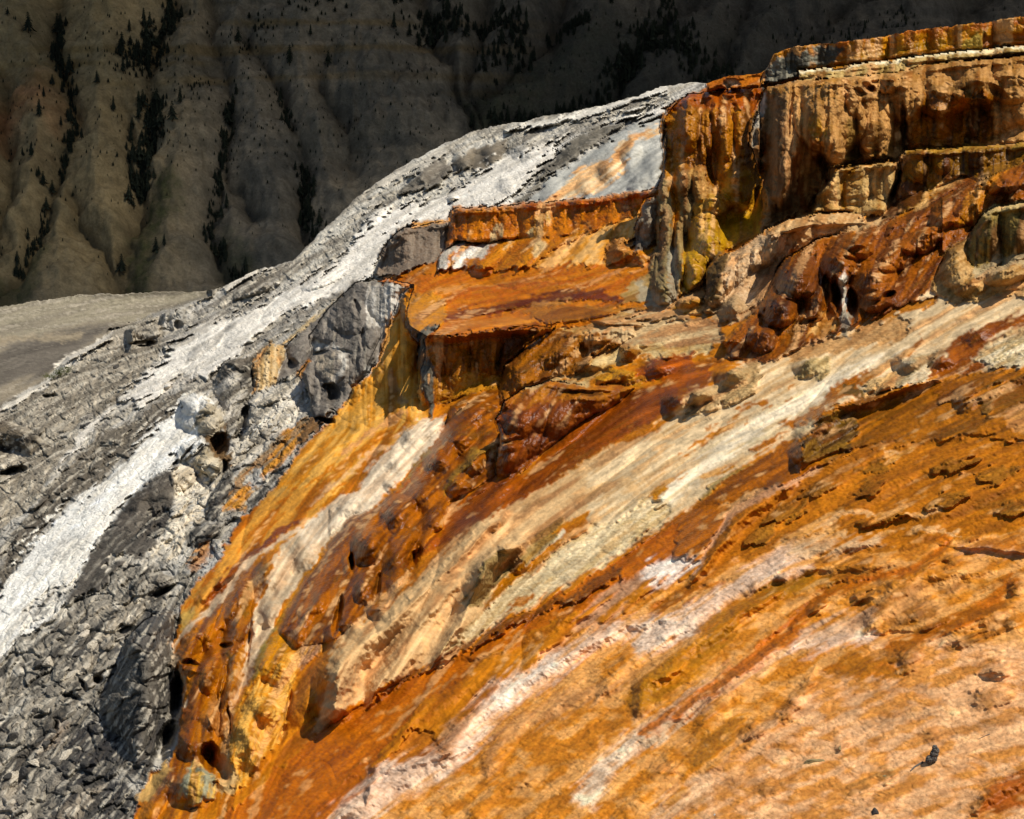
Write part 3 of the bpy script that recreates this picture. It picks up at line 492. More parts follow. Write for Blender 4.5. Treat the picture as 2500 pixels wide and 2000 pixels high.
# cauliflower rocks
Z('4', [(1240, 690), (1340, 720), (1360, 800), (1300, 900), (1210, 915), (1180, 860), (1200, 760)], (205, 192, 168), (150, 136, 110), tex='rock')
Z('4', [(1230, 900), (1300, 890), (1360, 830), (1380, 1080), (1300, 1060), (1260, 980)], (130, 102, 68), (96, 76, 52), tex='rock')  # shade of the undercut below the boulder, painted as darker rock
Z('4', [(1170, 1100), (1180, 1020), (1240, 960), (1330, 1030), (1360, 1090), (1290, 1180), (1200, 1170)], (218, 204, 176), (160, 146, 118), tex='rock')
Z('4', [(1020, 1110), (1080, 1080), (1160, 1100), (1170, 1190), (1290, 1190), (1300, 1280), (1230, 1400), (1140, 1500), (1060, 1650), (900, 1620), (900, 1560), (1000, 1480), (1050, 1340), (1050, 1200)], (228, 216, 194), (190, 174, 148), tex='rock', bias=.4)
Z('4', [(1060, 1085), (1030, 1110), (1050, 1200), (1050, 1310), (920, 1400), (850, 1500), (700, 1650), (520, 1760), (500, 1720), (600, 1560), (700, 1400), (830, 1240), (930, 1150)], (102, 95, 85), (80, 74, 67), tex='soft', ed=.6)
Z('7', [(640, 0), (880, 0), (960, 60), (860, 130), (800, 200), (640, 290), (560, 380), (440, 440), (400, 430), (480, 280), (540, 140)], (92, 86, 78), (74, 70, 64), tex='soft', ed=.6)
Z('4', [(830, 1480), (900, 1360), (1040, 1320), (1000, 1480), (880, 1560)], (84, 79, 73), (60, 57, 54), tex='rock')
Z('4', [(1235, 1400), (1260, 1250), (1320, 1180), (1400, 1130), (1400, 1210), (1340, 1290), (1330, 1420)], (92, 88, 82), (60, 58, 56), tex='rock')
Z('4', [(1130, 1580), (1150, 1480), (1240, 1415), (1335, 1410), (1330, 1520), (1230, 1600)], (110, 105, 97), (70, 67, 62), tex='rock')
K('4', [(1210, 1700), (1280, 1640), (1340, 1580), (1400, 1500), (1470, 1390)], [40, 34, 20, 10], (196, 192, 184), (150, 145, 136), tex='rock')
K('4', [(1160, 1700), (1250, 1590)], 26, (185, 128, 78), op=.8, tex='rock')
# lower left rocks
Z('7', [(-700, 900), (0, 780), (150, 640), (420, 430), (600, 330), (760, 200), (900, 180), (1060, 260), (1200, 230), (1120, 420), (1000, 520), (900, 520), (780, 640), (700, 830), (600, 1000), (560, 1300), (400, 1500), (300, 2000), (-700, 2300)], (150, 142, 128), (76, 73, 68), tex='rock', sharp=.5)
Z('7', [(640, 700), (740, 600), (900, 480), (1080, 440), (1060, 640), (1000, 660), (900, 780), (740, 760)], (92, 89, 85), (62, 60, 59), tex='rockwet')
Z('7', [(600, 1000), (700, 830), (800, 680), (1035, 640), (1060, 860), (1010, 1000), (1030, 1060), (1020, 1200), (950, 1290), (900, 1500), (840, 1500), (700, 1400), (620, 1250)], (104, 98, 88), (62, 59, 56), tex='rockwet', sharp=.7)
Z('7', [(300, 1500), (400, 1300), (560, 1130), (760, 1260), (760, 1400), (680, 1500), (820, 1560), (760, 1800), (280, 1800)], (90, 86, 80), (52, 50, 50), tex='rockwet', sharp=.6)
K('7', [(560, 520), (700, 420), (860, 430), (700, 560), (620, 640)], [22, 40, 30], (178, 166, 146), op=.8, tex='rock'); K('7', [(380, 950), (500, 800), (560, 760)], [20, 36], (180, 168, 148), op=.8, tex='rock'); K('7', [(100, 1500), (60, 1650), (0, 1725)], 60, (190, 178, 160), op=.7, tex='rock')
K('7', [(620, 700), (720, 660), (800, 560)], 26, (176, 164, 145), op=.7, tex='rock'); K('7', [(230, 1040), (330, 960), (350, 1060)], 34, (165, 156, 140), op=.7); K('7', [(400, 1160), (330, 1280), (240, 1300)], [34, 22], (170, 152, 132), op=.7); K('7', [(620, 1500), (500, 1620), (400, 1725)], [20, 60], (172, 158, 138), op=.7, tex='rock')
for pts, wd in [([(0, 1120), (120, 1040), (160, 1000)], 20), ([(440, 440), (300, 560), (160, 700), (60, 830)], [14, 24, 8]), ([(200, 760), (110, 850), (40, 880)], 14), ([(820, 170), (690, 160), (640, 210)], [26, 10]), ([(680, 450), (690, 320), (720, 300)], 10), ([(900, 200), (1000, 120)], 24), ([(470, 640), (420, 700)], 14), ([(560, 920), (640, 860)], 16), ([(1000, 400), (1060, 330)], [10, 30])]:
    K('7', pts, wd, (206, 198, 182), op=.85, tex='rock')
# top pale blue-grey flow
Z('2', [(1110, 1145), (1250, 980), (1500, 850), (1700, 720), (1880, 655), (1895, 900), (1870, 1070), (1500, 1115), (1200, 1140)], (186, 184, 174), (146, 146, 140), tex='smooth', soft=3)
Z('2', [(1590, 890), (1640, 800), (1860, 690), (1875, 730), (1740, 800), (1660, 900), (1650, 970), (1520, 1070), (1400, 1110), (1230, 1130), (1400, 960)], (226, 200, 158), (205, 160, 110), tex='smooth')
K('2', [(1870, 700), (1720, 770), (1640, 850), (1620, 920)], [8, 18, 8], (200, 140, 84), op=.8)
Z('2', [(1045, 1148), (1160, 1030), (1255, 910), (1290, 840), (1500, 705), (1680, 690), (1580, 770), (1400, 900), (1250, 960), (1120, 1130)], (112, 106, 94), (86, 82, 74), tex='soft')
# drum
Z('2', [(255, 1545), (300, 1420), (340, 1350), (440, 1275), (690, 1238), (670, 1405), (640, 1440), (500, 1505), (400, 1540)], (140, 125, 108), (112, 98, 84), soft=2, ed=.4, tex='cob')
K('2', [(480, 1258), (690, 1243)], 9, (205, 140, 66), ed=.4); K('2', [(250, 1578), (480, 1585), (740, 1562)], [10, 24, 8], (150, 142, 130), (96, 90, 82), tex='rock')

# ------------ orange side
R_ = (176, 88, 14)
# middle terraces
Z('2', [(660, 1412), (680, 1190), (705, 1170), (1060, 1148), (1500, 1108), (1870, 1050), (1870, 1100), (1790, 1120), (1740, 1200), (1500, 1300), (1200, 1340), (940, 1358), (710, 1365)], (204, 112, 14), (160, 76, 10), soft=2, ed=.4, tex='cobwet')
K('2', [(700, 1178), (1060, 1156), (1500, 1116), (1868, 1060)], 9, (196, 150, 105), ed=.5, op=.8); K('2', [(1100, 1170), (1500, 1140), (1850, 1085)], 16, (176, 74, 8), ed=.5)
Z('2', [(615, 1558), (628, 1450), (660, 1405), (710, 1362), (1300, 1330), (1760, 1200), (1740, 1340), (1560, 1420), (1540, 1510), (1100, 1550)], (208, 124, 24), (176, 92, 14), soft=2, ed=.5, tex='cobwet')
Z('2', [(615, 1555), (635, 1445), (710, 1365), (938, 1360), (890, 1440), (800, 1462), (740, 1552)], (220, 212, 198), (180, 170, 152), tex='cob', soft=3, ed=.6)
K('2', [(690, 1550), (698, 1460), (740, 1410), (800, 1370)], 12, (190, 100, 14), ed=.5)
Z('2', [(1090, 1545), (1250, 1400), (1480, 1310), (1780, 1170), (1860, 1120), (1800, 1300), (1560, 1420), (1540, 1510)], (230, 176, 104), (212, 140, 62), tex='mud')
K('2', [(1165, 1320), (1190, 1250), (1235, 1220)], [30, 14], (218, 190, 130), (180, 130, 50)); K('2', [(935, 1345), (955, 1275)], 12, (215, 185, 130)); K('2', [(1160, 1410), (1210, 1360)], 22, (215, 190, 135), op=.8); K('2', [(990, 1400), (1020, 1362)], 16, (215, 190, 135), op=.8)
Z('2', [(1550, 1500), (1570, 1390), (1650, 1345), (1730, 1370), (1700, 1430), (1640, 1490)], (206, 146, 82), (170, 110, 52), tex='cob'); Z('2', [(1640, 1500), (1680, 1420), (1830, 1390), (1800, 1490)], (214, 140, 44), (180, 100, 20), tex='cobwet')
Z('2', [(1728, 1398), (1728, 1280), (1765, 1150), (1865, 1095), (1890, 1180), (1850, 1350), (1790, 1402)], (152, 138, 116), (84, 76, 66), soft=2, ed=.4, tex='cob')
SHELF = [(800, 592), (945, 570), (1370, 552), (1480, 600), (1400, 662), (1250, 700), (1150, 692), (1000, 705), (900, 712), (840, 670), (868, 604)]
Z('0', SHELF, (206, 118, 26), (180, 88, 14), tex='terwet', soft=3)
Z('5', [(0, 0), (300, -70), (500, -20), (480, 40), (420, 200), (330, 400), (300, 460), (320, 330), (400, 160)], (206, 198, 184), (150, 140, 124), op=0)
K('5', [(700, 190), (900, 150), (1150, 110), (1400, 60), (1700, 60), (1780, 90)], [20, 34, 16], (128, 46, 6), (90, 32, 6), tex='wet'); K('5', [(640, 40), (1000, 0), (1500, -20)], [20, 14], (214, 150, 88), op=.7); K('5', [(1250, 115), (1450, 100)], 14, (212, 148, 80), op=.7)
K('5', [(760, 60), (900, 20), (1300, -10), (1700, -60)], [14, 10], (190, 82, 8), op=.8); K('5', [(640, 280), (860, 250), (1060, 210), (1400, 200), (1700, 150)], [14, 30, 20], (204, 130, 60), op=.8); K('5', [(600, 300), (840, 275), (1000, 245)], [8, 14], (200, 110, 30))
Z('5', [(1100, 130), (1500, 110), (1900, 120), (2080, 110), (1900, 170), (1700, 205), (1370, 230)], (176, 112, 44), (140, 84, 26), tex='wet', op=.9)
Z('5', [(1800, 100), (1760, 40), (1860, -60), (1960, -120), (1960, 100)], (176, 146, 96), (150, 118, 62), tex='mud')
Z('5', [(470, 40), (620, 30), (720, 100), (680, 230), (600, 280), (540, 340), (500, 480), (490, 700), (460, 700), (300, 480), (330, 320), (400, 180)], (212, 134, 36), (160, 104, 50), tex='cobwet')
K('5', [(470, 180), (430, 300), (350, 350), (320, 450)], [20, 30, 10], (120, 70, 22), op=.8)
Z('5', [(480, 700), (490, 500), (530, 340), (590, 255), (660, 230), (640, 300), (590, 340), (595, 420), (650, 520), (640, 700), (620, 800), (530, 805), (500, 765)], (118, 112, 98), (72, 70, 62), tex='cob', soft=3)
K('5', [(500, 780), (510, 680), (540, 570)], [10, 26, 14], (180, 92, 20)); K('5', [(520, 520), (580, 400)], 22, (166, 118, 72), op=.8)
Z('5', [(600, 420), (590, 310), (640, 292), (850, 285), (1050, 245), (1370, 238), (1200, 350), (1080, 465), (1045, 600), (1000, 610), (850, 645), (700, 705), (650, 700), (655, 520)], (172, 100, 22), (112, 60, 12), tex='cobwet', soft=2, ed=.5)
Z('5', [(600, 330), (640, 290), (850, 282), (1060, 240), (1360, 236), (1200, 300), (900, 330), (640, 350)], (170, 80, 10), (130, 56, 8), tex='cobwet', op=.9)
Z('5', [(1060, 300), (1200, 270), (1280, 270), (1180, 360), (1080, 460), (1050, 520), (1000, 480)], (80, 42, 12), (54, 30, 10), tex='wet', op=.8)
Z('5', [(680, 700), (640, 560), (850, 500), (1030, 540), (1040, 600), (850, 650)], (206, 140, 50), (166, 104, 30), tex='cobwet', op=.8)
Z('5', [(1030, 715), (1042, 590), (1080, 470), (1180, 368), (1300, 292), (1380, 262), (1840, 238), (1850, 300), (1700, 390), (1600, 420), (1530, 515), (1200, 610), (1100, 695)], (156, 88, 18), (92, 54, 14), tex='cobwet', soft=2, ed=.6)
Z('5', [(1360, 255), (1600, 225), (2095, 235), (2300, 240), (2300, 420), (2095, 430), (1900, 420), (1720, 500), (1560, 565), (1300, 560), (1190, 605), (1420, 540), (1530, 512), (1600, 420), (1700, 390), (1850, 300)], (214, 186, 130), (172, 134, 74), tex='ter')
K('5', [(1650, 240), (1750, 250), (1830, 270)], [14, 30, 14], (112, 70, 16)); Z('5', [(1770, 440), (1780, 380), (1850, 355), (1880, 400), (1860, 440), (1800, 470)], (150, 92, 24), None, tex='cobwet'); Z('5', [(1860, 480), (1960, 420), (2095, 400), (2200, 400), (2250, 560), (2095, 600), (1950, 560), (1900, 590), (1740, 560)], (176, 78, 12), (124, 50, 8), tex='wet')
Z('5', [(1600, 540), (1680, 490), (1780, 490), (1920, 540), (1900, 600), (1640, 580)], (204, 140, 40), (170, 104, 24), tex='cobwet'); K('5', [(1900, 340), (1960, 345)], 22, (120, 92, 40))
Z('5', [(1000, 1145), (1035, 950), (1000, 800), (1055, 700), (1190, 640), (1560, 660), (1850, 600), (1750, 690), (1550, 800), (1400, 910), (1300, 990), (1200, 1100), (1100, 1150)], (132, 60, 12), (76, 32, 8), tex='wet', soft=3)
Z('5', [(1060, 720), (1100, 650), (1190, 600), (1340, 560), (1580, 585), (1900, 600), (1700, 690), (1400, 700), (1200, 720)], (172, 104, 26), (140, 74, 16), tex='terwet', op=.95); K('5', [(1190, 600), (1330, 570), (1560, 585)], [8, 12], (208, 178, 120), ed=.6); K('5', [(1320, 640), (1500, 650), (1640, 650)], 16, (60, 34, 10), op=.8)
# light left strip of the orange flow
Z('C', [(1650, 330), (1560, 530), (1520, 690), (1345, 860), (1255, 1000), (1130, 1130), (960, 1290), (830, 1480), (640, 1715), (540, 1900), (900, 1850), (1250, 1560), (1500, 1350), (1725, 1150), (1860, 1050), (1780, 600)], (226, 166, 84), (204, 126, 44), tex='mud', ed=.4, soft=3)
Z('A', [(700, 50), (1000, -150), (1250, -180), (1180, 60), (950, 210), (700, 330), (640, 460), (500, 600), (420, 690), (350, 640), (370, 540), (450, 430), (560, 330), (640, 200)], (220, 150, 70), (186, 96, 24), tex='mud', ed=.5, soft=3)
K('C', [(1000, 1540), (1250, 1380), (1500, 1230), (1725, 1080)], [8, 24, 14], (196, 104, 22), op=.8); K('5', [(0, 1240), (150, 1130), (330, 960), (400, 880)], [8, 30, 10], (184, 96, 18), op=.9); K('5', [(100, 1000), (300, 850), (450, 760)], 20, (212, 150, 96), op=.7)
K('5', [(60, 860), (200, 700), (330, 580), (400, 480)], [14, 34], (202, 142, 62), op=.8); K('5', [(390, 520), (400, 600), (450, 680)], 24, (176, 140, 92), op=.7)
K('5', [(60, 950), (250, 770), (420, 640)], 12, (186, 120, 34), op=.7); K('5', [(-100, 1300), (100, 1130), (300, 980)], 14, (226, 180, 124), op=.8); K('5', [(-200, 1340), (-40, 1200), (100, 1080)], 12, (190, 104, 30), op=.8)
Z('A', [(440, 630), (480, 520), (600, 380), (700, 290), (830, 170), (1000, 80), (1100, 40), (950, 160), (760, 300), (660, 430), (560, 560)], (150, 66, 8), (110, 46, 8), tex='wet')
Z('A', [(355, 640), (430, 570), (450, 620), (400, 700), (340, 740)], (200, 160, 80), (150, 120, 60))
# drapes body
Z('A', [(310, 860), (420, 720), (560, 560), (640, 470), (700, 330), (860, 330), (850, 450), (800, 600), (760, 760), (720, 1000), (690, 1150), (640, 1400), (540, 1300), (560, 1600), (580, 1725), (440, 1725), (150, 1725), (280, 1530), (330, 1350), (350, 1150), (430, 1060), (360, 950)], (180, 102, 16), (106, 50, 8), tex='wet', sharp=1.1)
Z('A', [(560, 620), (640, 480), (640, 700), (560, 900), (520, 760)], (200, 112, 26), (176, 90, 16), tex='wet', op=.7)
K('A', [(690, 650), (620, 760), (640, 900), (640, 1000)], [10, 20], (96, 74, 20), op=.7); K('A', [(860, 340), (760, 480), (740, 600)], 18, (110, 84, 24), op=.7)
K('A', [(300, 800), (400, 700), (520, 590), (640, 470), (720, 340), (900, 200), (1080, 100)], [12, 22, 10], (212, 184, 148), tex='mud'); K('A', [(300, 790), (310, 900), (380, 1040), (370, 1150)], [14, 10], (206, 182, 150), tex='mud')
Z('A', [(1480, -10), (1320, 90), (1200, 230), (1080, 400), (950, 570), (900, 700), (820, 850), (760, 1000), (690, 1120), (720, 950), (750, 760), (800, 600), (880, 400), (920, 250), (1000, 180), (1200, 20), (1340, -60)], (214, 190, 154), (176, 150, 118), tex='mud', soft=3)
Z('5', [(-200, 1500), (-50, 1350), (150, 1220), (330, 1010), (400, 940), (470, 850), (540, 808), (715, 772), (695, 870), (640, 950), (520, 1085), (370, 1240), (240, 1340), (100, 1410), (0, 1500), (-100, 1600)], (222, 202, 172), (190, 166, 136), tex='mud', soft=4)
Z('A', [(1480, 0), (1360, 270), (1310, 450), (1200, 560), (1060, 780), (900, 950), (760, 1080), (680, 1200), (760, 1000), (900, 740), (960, 590), (1080, 400), (1200, 230), (1320, 90)], (202, 128, 22), (168, 110, 24), tex='wet')
K('A', [(850, 820), (800, 940), (780, 1000)], 14, (120, 116, 40), op=.6); K('A', [(960, 600), (900, 720), (850, 830)], 10, (130, 118, 44), op=.6)
Z('A', [(1060, 600), (1100, 520), (1180, 480), (1310, 440), (1260, 640), (1180, 850), (1130, 900), (1050, 950), (1040, 800), (1080, 700)], (204, 140, 66), (170, 126, 92), tex='cob')
Z('A', [(690, 1220), (760, 1050), (850, 960), (1000, 850), (1060, 820), (1060, 1000), (1000, 1100), (985, 1330), (880, 1440), (790, 1560), (690, 1680), (600, 1700), (640, 1500), (640, 1360)], (226, 168, 84), (196, 122, 36), tex='cob')
Z('A', [(520, 1150), (560, 1080), (620, 1150), (640, 1400), (540, 1300), (500, 1200)], (196, 130, 74), (150, 90, 40), tex='cob', op=.8)
Z('A', [(640, 1450), (700, 1620), (600, 1720), (570, 1680)], (196, 160, 104), None, tex='mud')
Z('A', [(190, 1560), (260, 1490), (280, 1560), (190, 1680), (150, 1740), (90, 1740), (110, 1660)], (214, 170, 98), (180, 140, 80), tex='mud')
Z('A', [(420, 1500), (560, 1600), (560, 1725), (400, 1760), (350, 1725), (340, 1640)], (150, 148, 120), (190, 150, 70), tex='cob')
# golden ridge
paint(sdpoly(GOLD, 20, W1x, W1y), (172, 90, 10), (96, 46, 6), 3, 1, 'wet', 0, .6, 1.0)
Z('5', [(400, 1240), (520, 1080), (640, 950), (720, 780), (860, 660), (1000, 640), (960, 720), (800, 850), (700, 1000), (560, 1160), (450, 1300)], (176, 84, 12), (140, 68, 10), tex='wet', op=.7)
K('5', [(700, 1240), (800, 1080), (880, 1000), (990, 980)], [8, 30, 14], (190, 142, 56), (140, 100, 40), tex='cob', op=.9); K('5', [(420, 1230), (520, 1100), (620, 980)], [6, 14, 6], (130, 118, 30), op=.7)
Z('5', [(500, 1725), (560, 1640), (640, 1480), (720, 1300), (850, 1240), (1100, 1140), (1000, 1350), (760, 1500), (620, 1640)], (196, 108, 20), (160, 84, 14), tex='wet', op=.8)
# big rust stream
Z('5', [(2300, 480), (2095, 560), (1900, 610), (1700, 690), (1550, 800), (1400, 910), (1300, 990), (1200, 1110), (1000, 1145), (850, 1250), (720, 1310), (700, 1440), (620, 1520), (560, 1660), (760, 1560), (1000, 1430), (1300, 1260), (1550, 1080), (1800, 930), (1950, 850), (2095, 740), (2300, 640)], (164, 74, 8), (112, 48, 6), tex='wet', soft=3)
K('5', [(560, 1660), (800, 1520), (1050, 1380), (1350, 1210), (1600, 1040), (1900, 860), (2095, 740)], [16, 30, 16], (208, 120, 28), op=.8, tex='wet')
K('5', [(1180, 980), (1020, 1180), (900, 1330), (760, 1440)], [50, 80, 30], (138, 62, 10), (96, 42, 8), op=.85, tex='wet', soft=10, ed=2)
K('5', [(1900, 650), (1650, 800), (1450, 940), (1250, 1130)], [34, 60, 34], (140, 60, 8), (104, 44, 8), op=.8, tex='wet', soft=10, ed=2)
K('5', [(900, 700), (800, 860), (700, 1010), (600, 1180)], [34, 60, 30], (132, 62, 10), (96, 46, 8), op=.75, tex='wet', soft=10, ed=2)
# tan ridges + light band
Z('8', [(-100, 1220), (-20, 1000), (20, 700), (100, 590), (360, 440), (640, 190), (850, -10), (1050, -140), (1400, -330), (1700, -520), (1900, -560), (1900, -300), (1500, -100), (1250, 60), (1100, 260), (940, 460), (800, 620), (600, 790), (340, 930), (130, 1050), (0, 1160)], (214, 176, 124), (184, 144, 96), tex='mud', soft=4)
Z('6', [(-400, 1060), (0, 830), (130, 720), (220, 600), (400, 545), (500, 440), (620, 415), (880, 335), (1300, 170), (1600, 0), (2156, -60), (2600, -100), (2600, 400), (2156, 450), (1900, 490), (1740, 520), (1650, 550), (1380, 610), (1220, 650), (1020, 740), (860, 870), (700, 930), (480, 1080), (330, 1180), (150, 1330), (0, 1430), (-400, 1700)], (220, 192, 148), (190, 154, 106), tex='mud', soft=7, ed=1.6)
Z('8', [(2200, -350), (1980, 0), (1750, 150), (1550, 250), (1300, 400), (1100, 520), (900, 640), (700, 780), (560, 840), (800, 600), (940, 460), (1110, 260), (1250, 200), (1450, 50), (1700, -80)], (226, 204, 160), (192, 166, 116), tex='ter', soft=9, ed=1.6)
Z('6', [(0, 1250), (100, 1080), (400, 880), (700, 680), (950, 540), (1300, 410), (1480, 340), (1400, 420), (1150, 540), (980, 650), (780, 800), (500, 980), (300, 1100), (100, 1280)], (232, 214, 182), (206, 182, 140), tex='mud', bias=.3, soft=10, ed=2)
Z('6', [(400, 700), (370, 640), (430, 500), (600, 430), (620, 520), (560, 620), (480, 680)], (176, 146, 98), (150, 122, 80), tex='cob'); Z('6', [(140, 780), (230, 620), (410, 555), (390, 680), (300, 740)], (188, 156, 108), (160, 130, 88), tex='cob')
Z('6', [(700, 400), (1000, 310), (1400, 170), (1500, 200), (1450, 300), (1100, 380), (800, 450)], (196, 152, 98), (176, 132, 80), tex='ter')
Z('6', [(830, 530), (880, 440), (1000, 410), (1050, 480), (960, 540)], (196, 170, 118), (140, 118, 74), tex='cob')
K('6', [(1560, 20), (1400, 90), (1200, 190), (1000, 280)], [14, 18, 8], (228, 196, 150), tex='mud'); K('6', [(1300, 200), (1450, 120), (1640, 70)], [10, 40, 14], (186, 116, 40), tex='ter')
Z('6', [(1400, 600), (1400, 480), (1500, 400), (1640, 380), (1600, 460), (1590, 560)], (204, 184, 148), (150, 130, 92), tex='cob')
Z('6', [(1590, 560), (1600, 440), (1720, 370), (1780, 300), (1950, 215), (2150, 170), (2400, 110), (2400, 160), (2120, 230), (1950, 330), (1850, 430), (1740, 520)], (156, 76, 14), (106, 46, 8), tex='wet'); Z('6', [(1740, 520), (1850, 430), (1960, 430), (1900, 480)], (140, 66, 12), None, tex='wet')
Z('6', [(1850, 420), (1980, 330), (2200, 230), (2500, 180), (2500, 420), (2156, 450), (1960, 470)], (224, 206, 168), (172, 150, 106), tex='cob')
Z('6', [(900, 740), (960, 680), (1020, 590), (1200, 510), (1400, 440), (1490, 370), (1560, 290), (1500, 400), (1380, 480), (1230, 560), (1190, 580), (1220, 640), (1100, 660), (1000, 700)], (180, 96, 18), (130, 68, 14), tex='wet')
K('6', [(1120, 610), (1200, 610)], 34, (92, 66, 22)); Z('6', [(1190, 590), (1260, 530), (1400, 490), (1390, 600), (1240, 640)], (216, 176, 116), (196, 150, 92), tex='cob')
K('6', [(560, 960), (660, 910), (760, 840), (850, 780), (960, 740)], [6, 30, 34], (180, 98, 20), tex='wet'); K('6', [(140, 980), (250, 910), (360, 850), (480, 760)], [6, 24, 6], (184, 108, 36)); K('6', [(480, 710), (640, 680)], [10, 18], (176, 100, 34)); K('6', [(300, 1120), (450, 1050)], [14, 4], (190, 116, 34)); K('6', [(0, 1230), (80, 1150), (200, 1100)], [24, 18, 4], (196, 124, 36))
for q in range(16):
    a = random.uniform(250, 900); b = 1040 - a * .52 + random.uniform(-60, 60); l = random.uniform(15, 50)
    K('6', [(a, b), (a + l, b - l * .6)], [3, 9, 3], (178, 108, 44), op=.8, soft=2)
K('6', [(270, 1230), (350, 1170), (480, 1090), (600, 1040)], [14, 30, 10], (138, 120, 60), op=.7, tex='cob'); K('6', [(560, 920), (700, 860), (900, 800)], 18, (214, 194, 150), op=.8)
K('8', [(950, 450), (1050, 320), (1150, 230), (1280, 150), (1400, 40)], [14, 44, 24, 10], (190, 112, 26), tex='wet'); K('8', [(1060, 510), (1140, 430), (1250, 350)], [6, 18, 6], (170, 96, 24)); K('8', [(1180, 190), (1300, 90), (1400, 0)], 8, (222, 206, 170))
Z('8', [(820, 450), (860, 320), (950, 180), (1030, 110), (1160, 110), (1100, 240), (1000, 340), (930, 450)], (150, 124, 76), (118, 98, 58), tex='cob'); K('8', [(1180, 160), (1280, 60), (1400, -60)], [30, 40, 14], (140, 116, 60), op=.8, tex='cob')
K('8', [(800, 640), (1000, 440), (1250, 260), (1500, 130), (1800, -30)], [14, 30, 14], (226, 208, 166), op=.6)
# rust streams below the light band
Z('6', [(-500, 1850), (-300, 1640), (0, 1430), (150, 1330), (480, 1100), (700, 950), (760, 905), (880, 900), (870, 1040), (1000, 1040), (800, 1160), (600, 1210), (450, 1330), (340, 1470), (250, 1610), (0, 1640), (-200, 1800)], (176, 92, 16), (120, 62, 12), tex='wet', soft=3)
Z('8', [(-600, 1700), (-100, 1260), (130, 1050), (400, 895), (700, 790), (900, 650), (1300, 420), (1600, 240), (1760, 160), (1990, 0), (2095, -60), (2095, 180), (1900, 260), (1700, 400), (1400, 520), (1200, 600), (900, 800), (600, 1000), (450, 1180), (230, 1430), (150, 1640), (0, 1900), (-600, 2000)], (198, 104, 16), (160, 78, 10), tex='terwet', soft=3)
K('8', [(350, 940), (600, 810), (900, 645), (1200, 500), (1500, 380), (1750, 240)], [8, 24, 34], (140, 72, 12), (100, 50, 10), op=.9, tex='cobwet'); K('8', [(300, 1100), (480, 1040), (700, 900)], [8, 18, 8], (206, 140, 78), op=.8); K('8', [(830, 800), (1000, 730), (1100, 740)], [10, 26, 10], (196, 124, 58), op=.7); K('8', [(1060, 700), (1250, 630), (1350, 560)], [10, 40, 10], (166, 86, 14), op=.8)
K('8', [(-50, 1500), (150, 1500), (300, 1450)], [60, 40, 30], (176, 92, 16), op=.6)
# brown dome on the right and orange fields
Z('6', [(850, 1060), (865, 900), (930, 790), (1020, 720), (1220, 650), (1400, 610), (1650, 560), (1800, 515), (2156, 480), (2600, 420), (2600, 950), (2156, 930), (1900, 860), (1600, 910), (1180, 940), (1000, 1030)], (184, 108, 22), (120, 70, 16), tex='terwet', soft=3)
Z('6', [(860, 1045), (870, 900), (930, 800), (1050, 740), (1180, 760), (1200, 860), (1120, 950), (960, 1020)], (132, 92, 28), (76, 50, 16), tex='cobwet')
Z('6', [(1620, 600), (1750, 540), (1850, 560), (1900, 640), (1800, 690), (1660, 680)], (136, 70, 14), (86, 46, 12), tex='wet', op=.8); K('6', [(2020, 560), (1920, 680), (1940, 780)], [14, 30, 20], (92, 66, 24), op=.7, tex='cob')
Z('6', [(2030, 800), (2060, 720), (2156, 680), (2400, 680), (2300, 860), (2100, 860)], (196, 136, 74), (150, 100, 54), tex='ter')
Z('6', [(220, 1690), (340, 1470), (450, 1330), (600, 1210), (800, 1160), (1000, 1035), (1180, 940), (1600, 905), (1900, 855), (2156, 920), (2600, 940), (2600, 1750), (220, 1750)], (198, 118, 30), (158, 92, 26), tex='ter', soft=3)
for (a, b, c, e) in [(1300, 1050, 120, 50), (1250, 1180, 60, 60), (1750, 1050, 140, 50), (1700, 1250, 110, 70), (2000, 1100, 110, 60), (950, 1200, 90, 50), (1350, 1360, 140, 40), (2100, 1300, 80, 60), (1000, 1000, 60, 40), (760, 1330, 120, 70), (620, 1450, 90, 70)]:
    K('6', [(a - c, b + e * .6), (a, b), (a + c, b - e * .6)], [e * .3, e * .8, e * .3], (150, 98, 36), (120, 72, 20), op=.7, tex='cob')
for pts, wd in [([(500, 1677), (800, 1480), (1100, 1330), (1700, 1330)], [14, 22, 8]), ([(700, 1560), (900, 1480), (1100, 1430)], 26), ([(1350, 980), (1500, 960)], 16), ([(1250, 1440), (1600, 1400), (1800, 1460)], [8, 16]), ([(1350, 1030), (1420, 1010)], 14)]:
    K('6', pts, wd, (232, 184, 124), (210, 146, 72), op=.85, tex='ter')
K('6', [(230, 1680), (330, 1480), (450, 1330), (600, 1215), (800, 1165), (950, 1070)], [10, 24, 10], (206, 154, 112), op=.9, tex='ter'); K('6', [(0, 1677), (130, 1640), (260, 1600)], [26, 30, 10], (232, 214, 196), tex='ter')
